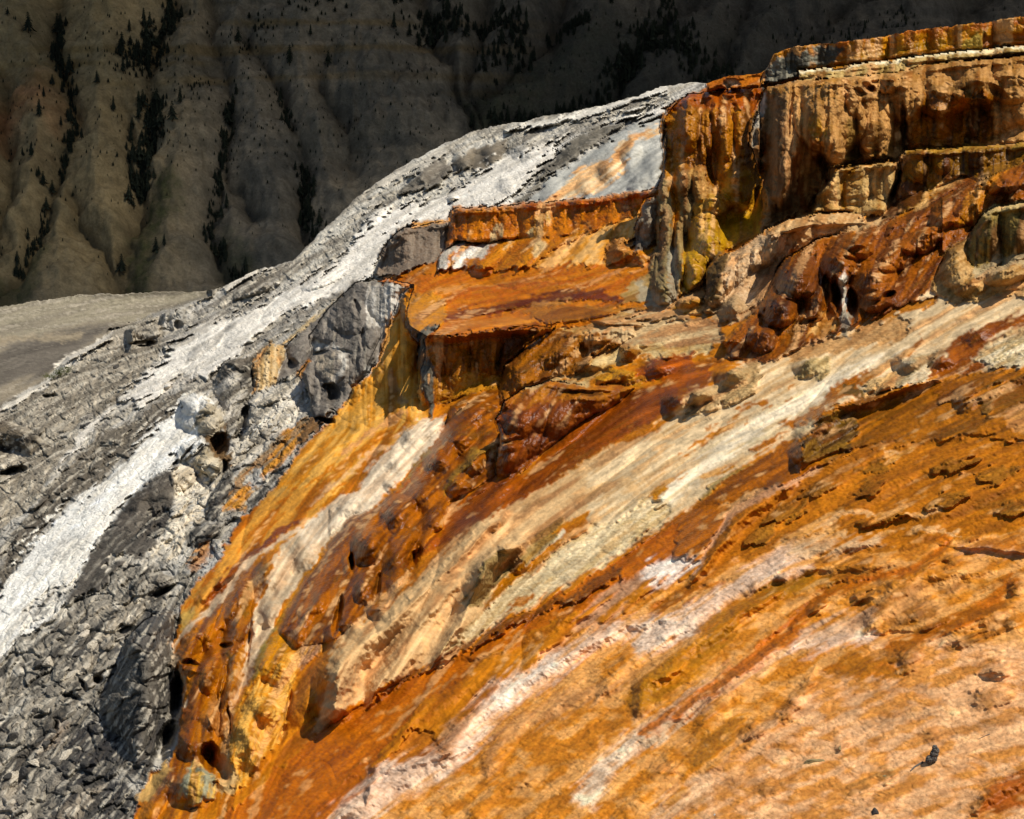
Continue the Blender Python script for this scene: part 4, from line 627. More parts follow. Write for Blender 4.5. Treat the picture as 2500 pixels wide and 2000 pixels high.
# foreground
Z('9', [(-2300, 2000), (-1900, 1650), (-1300, 1330), (-900, 900), (-500, 600), (-200, 470), (0, 330), (200, 260), (420, 200), (700, 110), (1000, 120), (1500, 120), (1700, 40), (2156, 0), (2700, 0), (2700, 2300), (-2300, 2300)], (226, 162, 92), (206, 128, 50), tex='ter', soft=6)
Z('8', [(150, 1650), (300, 1440), (500, 1180), (640, 1200), (690, 1340), (500, 1390), (300, 1450), (200, 1600)], (190, 112, 36), (156, 88, 34), tex='ter')
pale = (238, 208, 180); pk = (214, 150, 96)
for k, pts, wd, c in [('8', [(80, 1760), (250, 1600), (400, 1490), (700, 1380), (860, 1300)], [60, 70, 30], pale), ('8', [(690, 1390), (820, 1240), (980, 1060), (1150, 920), (1400, 770), (1700, 610), (1900, 550), (2095, 540)], [40, 60, 34, 20], pale), ('8', [(1000, 1040), (1200, 880), (1400, 770)], [16, 24, 10], (240, 224, 204)),
                      ('8', [(1560, 1600), (1680, 1380), (1900, 1220), (2095, 1100), (2300, 960)], [40, 34, 30], (232, 208, 178)), ('8', [(700, 1320), (760, 1180), (900, 1050)], [34, 40, 10], (186, 132, 88)), ('8', [(970, 1460), (1000, 1300), (1150, 1150)], [20, 30, 10], (202, 142, 84)), ('8', [(1100, 1180), (1400, 1040), (1800, 900)], [20, 50, 14], (204, 146, 88)), ('8', [(1850, 1100), (1900, 950), (2050, 860)], [20, 40, 14], (190, 128, 66)),
                      ('8', [(1900, 650), (2000, 600), (2150, 560)], [40, 50], (238, 220, 196)), ('8', [(1560, 540), (1680, 420), (1800, 340), (1960, 240)], [30, 40, 16], (206, 160, 120)), ('8', [(1960, 260), (2080, 210)], 36, (236, 222, 210)),
                      ('9', [(-60, 640), (150, 540), (420, 360), (650, 210), (850, 110)], [50, 40, 30], pale), ('9', [(850, 110), (1100, 80), (1300, 50)], [30, 16], (230, 190, 140)), ('9', [(560, 340), (700, 250), (900, 220)], [14, 26, 10], pale), ('9', [(-40, 1170), (200, 1010), (440, 850), (700, 690)], [50, 40, 26], (230, 200, 160)), ('9', [(820, 660), (1000, 615), (1250, 610)], [26, 40, 20], (236, 208, 184)),
                      ('9', [(900, 620), (1100, 560), (1250, 500)], [24, 40, 30], (226, 180, 136)), ('9', [(0, 250), (120, 210), (230, 180)], [40, 30, 10], (238, 222, 204)), ('9', [(1800, 90), (2000, 100), (2200, 110)], [6, 14], (234, 190, 150)), ('9', [(0, 1677), (200, 1500), (500, 1400)], [30, 60, 20], (226, 184, 140)), ('9', [(1100, 1160), (1500, 1180), (2156, 1110)], [20, 30], (214, 160, 104))]:
    wd = [q_ * 1.45 for q_ in (wd if hasattr(wd, '__len__') else [wd])]; wd = wd if len(wd) > 1 else wd[0]
    K(k, pts, wd, c, tuple(int(q * .88) for q in c), op=.85, tex='ter', soft=14, ed=2.2)
Z('9', [(200, 1760), (350, 1400), (500, 1220), (900, 900), (1300, 640), (1700, 620), (2156, 660), (2700, 660), (2700, 2300), (200, 2300)], (232, 182, 134), (212, 146, 82), tex='ter', op=.72, soft=18)
for pts, wd, c in [([(-60, 1160), (150, 1040), (340, 910), (600, 720), (760, 590), (900, 440), (1010, 330), (1200, 270), (1500, 225), (1620, 130), (1720, 40)], [26, 44, 30, 20], (206, 108, 12)), ([(300, 560), (500, 460), (700, 340), (1000, 270)], [40, 60, 30], (206, 128, 24)), ([(-100, 950), (200, 760), (420, 560)], [60, 60, 40], (204, 136, 34)),
                   ([(1380, 660), (1600, 590), (1800, 520), (1950, 430), (2080, 300)], [30, 34, 50, 40], (206, 112, 24)), ([(1000, 800), (1200, 790), (1420, 820)], [20, 60, 40], (216, 128, 34)), ([(0, 440), (200, 350), (400, 290)], [30, 26, 10], (190, 104, 18)), ([(950, 170), (1100, 155), (1250, 150)], [6, 18, 6], (150, 88, 20)), ([(1840, 50), (2000, 80), (2300, 80)], [10, 30], (200, 118, 40)), ([(1880, 1620), (2000, 1560), (2200, 1480)], [14, 60, 90], (182, 86, 10)), ([(1200, 360), (1350, 350), (1560, 240)], 20, (206, 130, 50)), ([(60, 1620), (300, 1250), (500, 1100)], [14, 60, 20], (216, 140, 56)), ([(560, 330), (700, 330), (1000, 260)], [10, 22, 10], (186, 124, 30))]:
    wd = [q_ * 1.25 for q_ in (wd if hasattr(wd, '__len__') else [wd])]; wd = wd if len(wd) > 1 else wd[0]
    K('9', pts, wd, (c[0] - 8, int(c[1] * .88), c[2] // 2), tuple(int(q * .8) for q in c), op=.9, tex='terwet', soft=9, ed=1.8)
for (a, b, c, e, col) in [(1440, 430, 130, 120, (166, 112, 66)), (1590, 470, 60, 90, (160, 106, 62)), (1470, 745, 66, 70, (150, 80, 22)), (1990, 815, 90, 44, (140, 92, 46)), (1960, 990, 140, 70, (180, 122, 66)), (2115, 320, 36, 90, (120, 76, 30)), (2000, 520, 110, 60, (170, 112, 62)), (1740, 160, 50, 30, (176, 110, 58)), (1740, 330, 40, 50, (196, 134, 84)), (780, 1050, 40, 120, (140, 86, 40)), (890, 880, 20, 70, (150, 96, 50)), (560, 1190, 50, 40, (170, 108, 56)), (940, 450, 70, 24, (150, 104, 50)), (1230, 375, 100, 18, (176, 120, 70)), (50, 1380, 110, 30, (196, 122, 66)), (310, 1020, 40, 90, (190, 138, 98)),
                          (740, 240, 60, 20, (150, 110, 70)), (1090, 1250, 40, 24, (156, 90, 40)), (1620, 1200, 40, 36, (186, 112, 56)), (1350, 1420, 60, 34, (186, 150, 84)), (660, 1510, 60, 20, (160, 100, 50)), (1200, 1500, 70, 34, (176, 124, 62)), (1830, 640, 40, 40, (150, 110, 58))]:
    K('9', [(a - c * .4, b + e * .25), (a + c * .4, b - e * .25)], [min(c, e) * .8, min(c, e) * .8], col, tuple(int(q * .7) for q in col), op=.55, tex='cob', soft=10, ed=2)
# upper right
Z('3', [(412, 500), (420, 455), (470, 425), (700, 395), (700, 475), (560, 495)], (188, 98, 16), (140, 66, 12), soft=2, ed=.3, tex='cob'); K('3', [(520, 470), (570, 450)], 20, (214, 180, 140), tex='rock', ed=.5)
Z('3', [(140, 680), (205, 590), (290, 522), (400, 500), (745, 470), (720, 560), (665, 700), (690, 930), (740, 1100), (700, 1310), (600, 1325), (420, 1445), (390, 1560), (250, 1655), (200, 1695), (105, 1690), (86, 1500), (120, 1300), (140, 1000), (160, 900)], (184, 112, 28), (126, 72, 18), soft=2, ed=.3, tex='cobwet')
Z('3', [(190, 640), (205, 590), (290, 524), (400, 502), (745, 470), (722, 560), (640, 620), (420, 590), (300, 600)], (178, 78, 10), (136, 60, 8), tex='wet', soft=4); K('3', [(540, 560), (480, 640), (450, 760), (440, 860)], 30, (150, 72, 12), op=.7, tex='cobwet'); K('3', [(620, 640), (620, 900)], 24, (110, 60, 14), op=.7)
Z('3', [(145, 660), (175, 660), (190, 850), (170, 960), (145, 1000), (150, 820)], (96, 72, 40), (70, 56, 36)); Z('3', [(86, 1500), (125, 1200), (145, 980), (200, 1000), (215, 1250), (190, 1500), (200, 1695), (105, 1690)], (152, 130, 84), (104, 90, 62), tex='cob')
Z('3', [(220, 1000), (270, 940), (330, 980), (330, 1180), (290, 1300), (250, 1600), (200, 1650), (220, 1350), (240, 1200)], (160, 136, 86), (124, 96, 56), tex='cob'); K('3', [(350, 960), (380, 1060)], 40, (186, 140, 76), tex='cob')
Z('3', [(330, 1180), (350, 1110), (430, 1070), (530, 1110), (530, 1200), (400, 1210)], (206, 156, 74), (184, 130, 40), tex='cob'); Z('3', [(300, 1300), (330, 1220), (520, 1190), (700, 1160), (700, 1300), (600, 1330), (430, 1430), (390, 1560), (250, 1650), (240, 1500)], (200, 150, 32), (156, 108, 22), tex='cobwet'); Z('3', [(470, 1050), (500, 960), (640, 945), (700, 1000), (690, 1180), (540, 1150)], (196, 138, 34), (160, 104, 24), tex='cobwet')
Z('3', [(640, 1330), (560, 1390), (700, 1270), (850, 1210), (700, 1160), (640, 1200)], (110, 86, 30), None, op=.4)
K('3', [(200, 1400), (210, 1550), (190, 1680)], 20, (176, 166, 140), op=.7); K('3', [(120, 1690), (60, 1640), (20, 1560)], [50, 30, 20], (170, 158, 130), op=.8, tex='mud')
Z('3', [(635, 800), (665, 600), (710, 490), (780, 463), (900, 437), (1200, 424), (1500, 400), (1700, 345), (2156, 300), (2800, 240), (2800, 730), (2156, 795), (1800, 828), (1500, 845), (1480, 882), (1250, 908), (1080, 925), (1050, 995), (1000, 1125), (930, 1185), (850, 1218), (690, 1305), (740, 1100), (690, 930)], (190, 140, 80), (138, 94, 42), soft=2, ed=.3, tex='cob')
Z('3', [(640, 800), (670, 600), (720, 520), (850, 520), (850, 800), (900, 1000), (960, 1150), (850, 1215), (690, 1300), (740, 1100), (690, 930)], (138, 104, 66), (92, 68, 38), tex='cob', op=.8); K('3', [(722, 520), (700, 600), (680, 700), (672, 800)], [8, 16, 12], (196, 186, 166), op=.8, tex='rock')  # left flank shading and an edge highlight painted into the cliff colour
for pts, wd, c in [([(960, 1160), (900, 1000), (880, 850)], 26, (130, 62, 12)), ([(1200, 900), (1200, 700)], 40, (110, 84, 26)), ([(1010, 800), (1060, 1000)], 26, (110, 66, 20)), ([(1340, 880), (1330, 700)], 30, (120, 76, 18)), ([(1500, 830), (1496, 620)], 14, (44, 30, 12)), ([(1250, 480), (1300, 500), (1290, 560)], 20, (60, 44, 18)), ([(1000, 690), (1020, 720)], 36, (190, 134, 44)), ([(1180, 520), (1200, 560)], 30, (196, 150, 92)), ([(1000, 470), (1100, 450)], 20, (190, 130, 60))]:
    K('3', pts, wd, c, op=.75, soft=6)
Z('3', [(1500, 830), (1560, 600), (1620, 500), (1720, 530), (1900, 500), (2020, 520), (1980, 640), (1990, 790), (1800, 820)], (160, 92, 20), (84, 54, 18), tex='cobwet'); K('3', [(1860, 780), (1900, 560)], 40, (64, 44, 14), op=.8, tex='wet'); K('3', [(1640, 490), (1760, 470), (1900, 470), (2010, 520)], [14, 20, 14], (120, 84, 34), op=.8); K('3', [(1700, 760), (1760, 620), (1800, 560)], 30, (176, 88, 16), op=.8)
Z('3', [(690, 480), (700, 400), (745, 330), (765, 270), (860, 240), (1030, 210), (1130, 205), (1450, 155), (1900, 95), (2156, 70), (2800, 0), (2800, 200), (2156, 255), (1700, 305), (1300, 350), (912, 395), (900, 440), (760, 470)], (196, 126, 26), (146, 82, 16), soft=2, ed=.3, tex='cobwet')
Z('3', [(700, 480), (715, 390), (775, 300), (900, 300), (1000, 255), (1135, 255), (1100, 350), (915, 392), (900, 440), (760, 470)], (140, 136, 118), (64, 62, 54), tex='cob', sharp=.5); K('3', [(900, 300), (960, 260), (1000, 320)], 14, (186, 110, 22), op=.8); K('3', [(850, 270), (1030, 240), (1400, 195), (1900, 135), (2156, 108), (2500, 70)], [10, 16, 14], (190, 96, 16), ed=.5)
Z('3', [(1780, 290), (1800, 230), (1900, 180), (1960, 200), (1930, 280)], (170, 140, 60), (130, 108, 50), tex='cob'); K('3', [(1960, 240), (2156, 210), (2400, 170)], 34, (150, 68, 10), op=.8, tex='wet'); K('3', [(1150, 330), (1400, 290), (1700, 250)], [20, 26], (150, 112, 22), op=.7)
Z('3', [(905, 400), (1300, 352), (1700, 303), (2156, 256), (2800, 205), (2800, 250), (2156, 302), (1700, 348), (1500, 402), (1200, 428), (900, 442)], (196, 166, 104), (128, 100, 44), soft=2, ed=.3, tex='cob')
K('3', [(910, 399), (1300, 352), (1700, 304), (2156, 257), (2700, 206)], 9, (232, 220, 186), (205, 186, 140), ed=.15, soft=1.5, tex='soft')
Z('3', [(690, 1310), (850, 1215), (930, 1180), (1080, 1180), (1385, 1180), (1420, 1090), (1460, 1000), (1460, 1230), (1250, 1285), (1000, 1330), (830, 1440), (790, 1500), (690, 1640), (640, 1760), (400, 1760), (300, 1700), (200, 1720), (240, 1650), (390, 1560), (430, 1435), (560, 1390)], (208, 170, 118), (170, 128, 78), tex='ter', soft=3)
Z('3', [(390, 1740), (393, 1500), (430, 1430), (530, 1400), (500, 1500), (480, 1600), (440, 1740)], (110, 84, 44), (70, 52, 26), tex='cob'); Z('3', [(450, 1740), (500, 1480), (560, 1395), (700, 1295), (800, 1300), (880, 1360), (830, 1440), (790, 1490), (690, 1690), (560, 1740)], (208, 174, 132), (176, 140, 98), tex='cob')
Z('6', [(360, 200), (380, 90), (460, 40), (540, 80), (560, 200)], (178, 146, 104), None, tex='cob'); Z('6', [(70, 150), (160, 90), (290, 70), (290, 160)], (200, 140, 60), (150, 100, 36), tex='cob')
Z('6', [(-420, 250), (-150, 140), (60, 140), (380, 205), (380, 320), (0, 350), (-200, 330)], (206, 176, 128), (160, 118, 76), tex='ter'); K('6', [(-180, 190), (100, 180), (300, 190)], [10, 26, 10], (130, 84, 40), op=.8, tex='wet')
Z('3', [(978, 1185), (1008, 1090), (1078, 1000), (1108, 938), (1250, 910), (1465, 890), (1458, 1000), (1425, 1090), (1388, 1182)], (196, 160, 100), (158, 120, 62), soft=2, ed=.3, tex='cob'); K('3', [(1160, 1140), (1150, 1040), (1190, 950)], 28, (170, 112, 26), op=.8)
Z('3', [(1378, 1205), (1440, 1100), (1462, 990), (1458, 868), (1500, 836), (1850, 816), (2156, 788), (2800, 730), (2800, 860), (2156, 905), (2030, 965), (1950, 1015), (1810, 980), (1650, 1065), (1500, 1185)], (140, 92, 24), (62, 38, 14), soft=2, ed=.3, tex='cobwet', sharp=.7)
K('3', [(1500, 842), (1850, 822), (2156, 795), (2600, 750)], [7, 12, 10], (196, 152, 66), ed=1, soft=4, op=.7); Z('3', [(1378, 1205), (1440, 1100), (1465, 1000), (1560, 1020), (1640, 1060), (1500, 1185)], (76, 36, 12), (48, 24, 10), tex='wet', op=.8)
Z('3', [(640, 1750), (680, 1690), (790, 1500), (830, 1440), (900, 1400), (1000, 1325), (1250, 1270), (1500, 1195), (1640, 1080), (1810, 985), (1950, 1015), (2030, 965), (2156, 905), (2800, 760), (2800, 940), (2156, 1125), (2000, 1155), (1900, 1205), (1850, 1310), (1700, 1420), (1640, 1610), (1450, 1710), (1100, 1850), (800, 1985), (640, 2010), (530, 2000), (500, 1900)], (158, 80, 16), (88, 44, 12), soft=3, ed=.8, tex='cobwet', sharp=1.0)
Z('3', [(800, 1540), (880, 1440), (1000, 1400), (1040, 1560), (1000, 1700), (860, 1760), (760, 1720)], (90, 44, 14), (50, 28, 12), tex='wet', op=.7); K('3', [(1495, 1188), (1570, 1120), (1680, 1050), (1815, 980)], [8, 26, 18], (212, 164, 98), tex='cob', ed=.7); K('3', [(1780, 1240), (1860, 1150), (1950, 1040), (2010, 970)], [20, 50, 34, 16], (186, 112, 30), tex='cobwet')
K('3', [(1160, 1480), (1150, 1560), (1165, 1650), (1175, 1740)], [8, 18, 14], (216, 208, 190), (176, 166, 146), tex='cob', ed=1.2); K('3', [(1180, 1740), (1160, 1850)], 22, (150, 138, 116), op=.9); Z('6', [(890, 310), (900, 220), (980, 140), (1050, 130), (1065, 220), (1000, 285)], (212, 168, 100), (172, 112, 46), tex='ter')
K('3', [(1540, 1380), (1640, 1280), (1800, 1200)], [20, 40, 20], (172, 84, 14), op=.6)
Z('3', [(1838, 1455), (1848, 1300), (1920, 1185), (1990, 1150), (2156, 1122), (2800, 1030), (2800, 1360), (2156, 1442), (2000, 1482), (1880, 1508)], (150, 124, 62), (74, 62, 30), soft=2, ed=.4, tex='cob', sharp=.7); K('3', [(1930, 1190), (2000, 1165), (2156, 1138), (2500, 1080)], [14, 22], (196, 170, 112), ed=.5)
Z('3', [(1635, 1620), (1680, 1480), (1740, 1385), (1850, 1308), (1840, 1450), (1900, 1500), (2156, 1445), (2800, 1360), (2700, 1560), (2156, 1650), (2000, 1640), (1850, 1690), (1750, 1668)], (196, 156, 98), (150, 110, 56), soft=3, tex='cob', ed=.6)
K('3', [(1900, 1500), (2000, 1470), (2156, 1440)], [40, 30], (186, 168, 128), op=.8, tex='cob'); K('3', [(1780, 1640), (1900, 1600)], 30, (150, 110, 50), op=.7)

# bring the painted colours to surface reflectance
CO *= 0.92

warmth = np.clip((CO[..., 0] - CO[..., 2]) / (CO[..., 0] + .02), 0, 1)       # how strongly stained by bacteria
t1 = (sstep(.7, 1.7, LS1 + .5 * N2) * (.5 - .3 * TX[..., 2]) * sstep(.4, .8, warmth))[..., None]; CO = CO * (1 - t1) + lin((128, 66, 16)).astype(f4) * t1
t2 = (sstep(.8, 1.8, LS2 * .6 - L0_ * .7 * (1 - .5 * FG) + .4 * N3) * (.5 - .2 * TX[..., 2]) * sstep(.4, .8, warmth))[..., None]; CO = CO * (1 - t2) + lin((228, 176, 116)).astype(f4) * t2
t3 = (sstep(1.2, 2.0, N2 * .8 + L3 * .6) * .35 * sstep(.4, .8, warmth))[..., None]; CO = CO * (1 - t3) + lin((92, 70, 24)).astype(f4) * t3
CO[..., 1] += .07 * (CO[..., 0] - CO[..., 1]) * sstep(.75, .95, warmth) * (1 - TX[..., 2] * .6)
gz = ((1 - sstep(.3, .55, warmth)) * TX[..., 0] * .5 * (1 - .6 * sstep(.4, .7, CO.mean(-1))))[..., None]
gz1 = gz * sstep(.5, 1.4, L2 + N3 * .6)[..., None]; CO = CO * (1 - gz1) + lin((206, 196, 176)).astype(f4) * gz1
gz2 = gz * sstep(.5, 1.5, -L2 + N2 * .6)[..., None]; CO = CO * (1 - gz2) + lin((84, 76, 66)).astype(f4) * gz2
CO *= (1 + .10 * N3 + .07 * N2 + .06 * L3)[..., None]
wm2 = (sstep(.80, .97, np.clip((CO[..., 0] - CO[..., 2]) / (CO[..., 0] + .02), 0, 1)))[..., None]
CO = CO * (1 - wm2 * np.array([.10, .15, .7], f4)) * (1 + .12 * (1 - wm2) * sstep(.35, .6, CO.mean(-1))[..., None])
CO = np.clip(CO, .0015, .84)

# ------------------------------------------------------------------ relief noise
P0 = np.stack([dx * D, dy * D, dz * D], -1).astype(f4) + CAM.astype(f4)
def grid_normals(P):
    a = np.zeros_like(P); b = np.zeros_like(P)
    a[:, 1:-1] = P[:, 2:] - P[:, :-2]; a[:, 0] = a[:, 1]; a[:, -1] = a[:, -2]
    b[1:-1] = P[2:] - P[:-2]; b[0] = b[1]; b[-1] = b[-2]
    n = np.cross(b, a); n /= np.linalg.norm(n, axis=-1, keepdims=True) + 1e-9
    return n
def box(a, r):
    for ax in (0, 1):
        c = np.cumsum(np.pad(a, [(r + 1, r) if i == ax else (0, 0) for i in range(a.ndim)], 'edge'), axis=ax, dtype=np.float64)
        n = 2 * r + 1
        a = (np.take(c, np.arange(n, c.shape[ax]), ax) - np.take(c, np.arange(0, c.shape[ax] - n), ax)) / n
    return a.astype(f4)
NN = grid_normals(box(P0, 2)); NN = box(NN, 2); NN /= np.linalg.norm(NN, axis=-1, keepdims=True) + 1e-9
rockw = TX[..., 0]; cobw = TX[..., 1]; terw = TX[..., 2]
px = D / F_PX                                          # metres per view unit
gy = np.abs(np.diff(D, axis=0, append=D[-1:])) / S * F_PX / D
GM = np.clip(.45 + .55 * box(np.minimum(gy, 9), 7), 1, 4.2)
# rock lies in tilted plates that follow the slope
ca, sa = math.cos(math.radians(36)), math.sin(math.radians(36))
al = X * ca - YE * sa; ac = X * sa + YE * ca
def plates(s1, s2, seed):
    Pq = np.stack([(al + WX * 22) / s1, (ac + WY * 22) / s2, perlin(PX, 1 / (s1 * 3), seed=seed)], -1).astype(f4)
    a1, a2, idv = voronoi(Pq, 1, 1, 1, seed); return a1, np.clip(a2 - a1, 0, .5), idv
b1, k1, i1_ = plates(46, 22, 3); b2, k2, i2_ = plates(17, 9, 5)
size = sstep(700, 1250, YE + .35 * X)[...]              # bigger blocks low down, fine chips high up
tilt = (al / 46 - np.floor(al / 46))
rock_h = size * ((i1_ - .5) * 17 + sstep(0, .14, k1) * 5 + b1 * -4) + (1 - .35 * size) * ((i2_ - .5) * 6 + sstep(0, .2, k2) * 2.4)
rock_h *= .3 + .7 * sstep(300, 800, YE + .3 * X)
rock_h += ridged(PX, 1 / 70., 4, 7) * (3 + 4 * sstep(300, 800, YE + .3 * X)) + ridged(PX, 1 / 13., 2, 17) * 1.6 + lic(perlin(PX, 1 / 7., seed=88), 6, 3) * .7
L0 = lic(fbm(PX, 1 / 58., 2, 64), 12, 11)
L00 = lic(fbm(PX, 1 / 120., 2, 65), 12, 14)
bill = np.sqrt(np.abs(L00) + .02) * 34 * (1 - .35 * FG) + np.sqrt(np.abs(L0) + .03) * 12 + (np.sqrt(np.abs(L1) + .04) * 2.0 + np.sqrt(np.abs(L2) + .04) * .6) * (1 - .85 * FG)
lump = np.sqrt(np.abs(perlin(PX, 1 / 34., seed=44)) + .02) * 8 + np.sqrt(np.abs(perlin(PX, 1 / 14., seed=45)) + .03) * 1.6
v1b, v2b, vb = voronoi(P0, 13, 13, 13, 5)
cob_h = np.sqrt(np.clip(1 - v1b ** 2 * 1.5, 0, 1)) * (.9 + 2.1 * VERT)
fine = (N3 * .35 + perlin(PX, 1 / 6., seed=46) * .45) * (1 + rockw)
PT = np.stack([(X + WX * 14) / 20, (YE + WY * 10) / 9, perlin(PX, 1 / 50., seed=61)], -1).astype(f4)
ter_h = np.sqrt(np.abs(perlin(PT, 1, seed=19)) + .01) * 2.6
hp = rockw * rock_h * np.where(rockw > .6, .8, .4) + (1 - rockw) * (bill * (.6 - .38 * terw) + lump * (.28 + .2 * cobw + .75 * VERT)) + cobw * cob_h + terw * ter_h + fine
smooth_w = np.clip(1 - TX[..., :3].sum(-1), 0, 1); hp = hp * (1 - .35 * smooth_w)
hp = hp * (1 - .7 * sstep(30, 34, D))
D = (D - hp * GM * D / F_PX).astype(f4)
P0 = np.stack([dx * D, dy * D, dz * D], -1).astype(f4) + CAM.astype(f4)
VD = -np.stack([dx, dy, dz], -1); VD /= np.linalg.norm(VD, axis=-1, keepdims=True)
NV = np.clip((NN * VD).sum(-1), 0, 1)
crest = sstep(0, 40, YE - ysil[None, :]) * .8 + .2
hh = (rockw * (rock_h * .35 + N2 * 1.5) + cobw * cob_h * .4 + fine * .4) * px * np.clip(NV * 1.7 - .03, .04, 1) * crest
P = P0 + NN * hh[..., None].astype(f4)
# over the crest the ground falls away behind
D = D.astype(f4)
P[..., 1] += KB * .25 + 0.0; P[..., 2] -= (KB * .25) * .25 + (KB * .06) ** 2
P[..., 0] += 0

# ------------------------------------------------------------------ materials
def new_mat(n):
    m = bpy.data.materials.new(n); m.use_nodes = True; m.node_tree.nodes.clear(); return m, m.node_tree.nodes, m.node_tree.links
def nd(ns, t, **k):
    n = ns.new(t)
    for a, v in k.items(): setattr(n, a, v)
    return n
def mathn(ns, ls, op, a, b=None):
    n = ns.new('ShaderNodeMath'); n.operation = op
    for i, v in enumerate((a, b)):
        if v is None: continue
        if isinstance(v, (int, float)): n.inputs[i].default_value = v
        else: ls.new(v, n.inputs[i])
    return n.outputs[0]
def terrain_mat():
    m, ns, ls = new_mat('travertine')
    out = nd(ns, 'ShaderNodeOutputMaterial'); b = nd(ns, 'ShaderNodeBsdfPrincipled'); ls.new(b.outputs[0], out.inputs[0])
    col = nd(ns, 'ShaderNodeAttribute', attribute_name='tint'); tx = nd(ns, 'ShaderNodeAttribute', attribute_name='surf')
    sep = nd(ns, 'ShaderNodeSeparateColor'); ls.new(tx.outputs['Color'], sep.inputs[0])
    rock, cob, ter, wet = sep.outputs[0], sep.outputs[1], sep.outputs[2], tx.outputs['Alpha']
    tc = nd(ns, 'ShaderNodeTexCoord')
    def noise(s, det, rough=.6, vec=None):
        n = nd(ns, 'ShaderNodeTexNoise'); n.inputs['Scale'].default_value = s; n.inputs['Detail'].default_value = det; n.inputs['Roughness'].default_value = rough
        ls.new(vec or tc.outputs['Object'], n.inputs['Vector']); return n.outputs[0]
    n1 = noise(26, 6, .65); n2 = noise(5, 4); n3 = noise(110, 3, .6)
    mp = nd(ns, 'ShaderNodeMapping'); mp.inputs['Scale'].default_value = (17, 40, 40)
    mr = nd(ns, 'ShaderNodeMapping'); mr.inputs['Rotation'].default_value = (0, 0, math.radians(35)); ls.new(tc.outputs['Object'], mr.inputs[0]); ls.new(mr.outputs[0], mp.inputs[0])
    # bend the terracette cells
    mx = nd(ns, 'ShaderNodeVectorMath', operation='ADD'); ls.new(mp.outputs[0], mx.inputs[0])
    nv = nd(ns, 'ShaderNodeTexNoise'); nv.inputs['Scale'].default_value = 9; nv.inputs['Detail'].default_value = 3; ls.new(tc.outputs['Object'], nv.inputs['Vector'])
    sc_ = nd(ns, 'ShaderNodeVectorMath', operation='SCALE'); ls.new(nv.outputs['Color'], sc_.inputs[0]); sc_.inputs['Scale'].default_value = 1.5; ls.new(sc_.outputs[0], mx.inputs[1])
    vt = nd(ns, 'ShaderNodeTexVoronoi', feature='F1'); vt.inputs['Scale'].default_value = 1.0; ls.new(mx.outputs[0], vt.inputs['Vector'])
    vc = nd(ns, 'ShaderNodeTexVoronoi', feature='F1'); vc.inputs['Scale'].default_value = 34; 
    mx2 = nd(ns, 'ShaderNodeVectorMath', operation='ADD'); sc2 = nd(ns, 'ShaderNodeVectorMath', operation='SCALE'); ls.new(nv.outputs['Color'], sc2.inputs[0]); sc2.inputs['Scale'].default_value = .05
    ls.new(tc.outputs['Object'], mx2.inputs[0]); ls.new(sc2.outputs[0], mx2.inputs[1]); ls.new(mx2.outputs[0], vc.inputs['Vector'])
    vk = nd(ns, 'ShaderNodeTexVoronoi', feature='DISTANCE_TO_EDGE'); vk.inputs['Scale'].default_value = 7; ls.new(mx2.outputs[0], vk.inputs['Vector'])
    ck = mathn(ns, ls, 'MINIMUM', vk.outputs['Distance'], .08)
    # height in metres
    h_ter = mathn(ns, ls, 'MULTIPLY', mathn(ns, ls, 'MULTIPLY', vt.outputs['Distance'], -.0045), ter)
    h_cob = mathn(ns, ls, 'MULTIPLY', mathn(ns, ls, 'MULTIPLY', vc.outputs['Distance'], -.016), cob)
    h_rock = mathn(ns, ls, 'MULTIPLY', mathn(ns, ls, 'ADD', mathn(ns, ls, 'MULTIPLY', n1, .055), mathn(ns, ls, 'MULTIPLY', ck, .25)), rock)
    h = mathn(ns, ls, 'ADD', mathn(ns, ls, 'ADD', h_ter, h_cob), mathn(ns, ls, 'ADD', h_rock, mathn(ns, ls, 'ADD', mathn(ns, ls, 'MULTIPLY', n1, .010), mathn(ns, ls, 'MULTIPLY', n3, .0022))))
    bp = nd(ns, 'ShaderNodeBump'); bp.inputs['Strength'].default_value = .62; bp.inputs['Distance'].default_value = 1.0; ls.new(h, bp.inputs['Height'])
    ls.new(bp.outputs[0], b.inputs['Normal'])
    # colour: fine mineral mottling, browner and darker between the cells
    k = mathn(ns, ls, 'ADD', mathn(ns, ls, 'MULTIPLY', n1, .55), mathn(ns, ls, 'ADD', mathn(ns, ls, 'MULTIPLY', n2, .35), mathn(ns, ls, 'ADD', mathn(ns, ls, 'MULTIPLY', n3, .25), .42)))
    vm = nd(ns, 'ShaderNodeVectorMath', operation='SCALE'); ls.new(col.outputs['Color'], vm.inputs[0]); ls.new(k, vm.inputs['Scale'])
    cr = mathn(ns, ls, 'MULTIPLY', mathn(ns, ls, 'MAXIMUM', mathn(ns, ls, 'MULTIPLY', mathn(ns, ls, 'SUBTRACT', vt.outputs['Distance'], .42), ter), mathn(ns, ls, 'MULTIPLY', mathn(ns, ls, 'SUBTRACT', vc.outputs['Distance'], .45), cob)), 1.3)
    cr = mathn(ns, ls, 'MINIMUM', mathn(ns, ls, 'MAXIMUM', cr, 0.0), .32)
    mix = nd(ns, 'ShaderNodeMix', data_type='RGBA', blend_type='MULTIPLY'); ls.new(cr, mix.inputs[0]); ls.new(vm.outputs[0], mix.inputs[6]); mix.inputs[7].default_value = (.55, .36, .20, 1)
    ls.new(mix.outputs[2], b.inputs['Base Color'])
    ro = mathn(ns, ls, 'SUBTRACT', .82, mathn(ns, ls, 'MULTIPLY', wet, mathn(ns, ls, 'ADD', .36, mathn(ns, ls, 'MULTIPLY', n2, .36))))
    ls.new(ro, b.inputs['Roughness'])
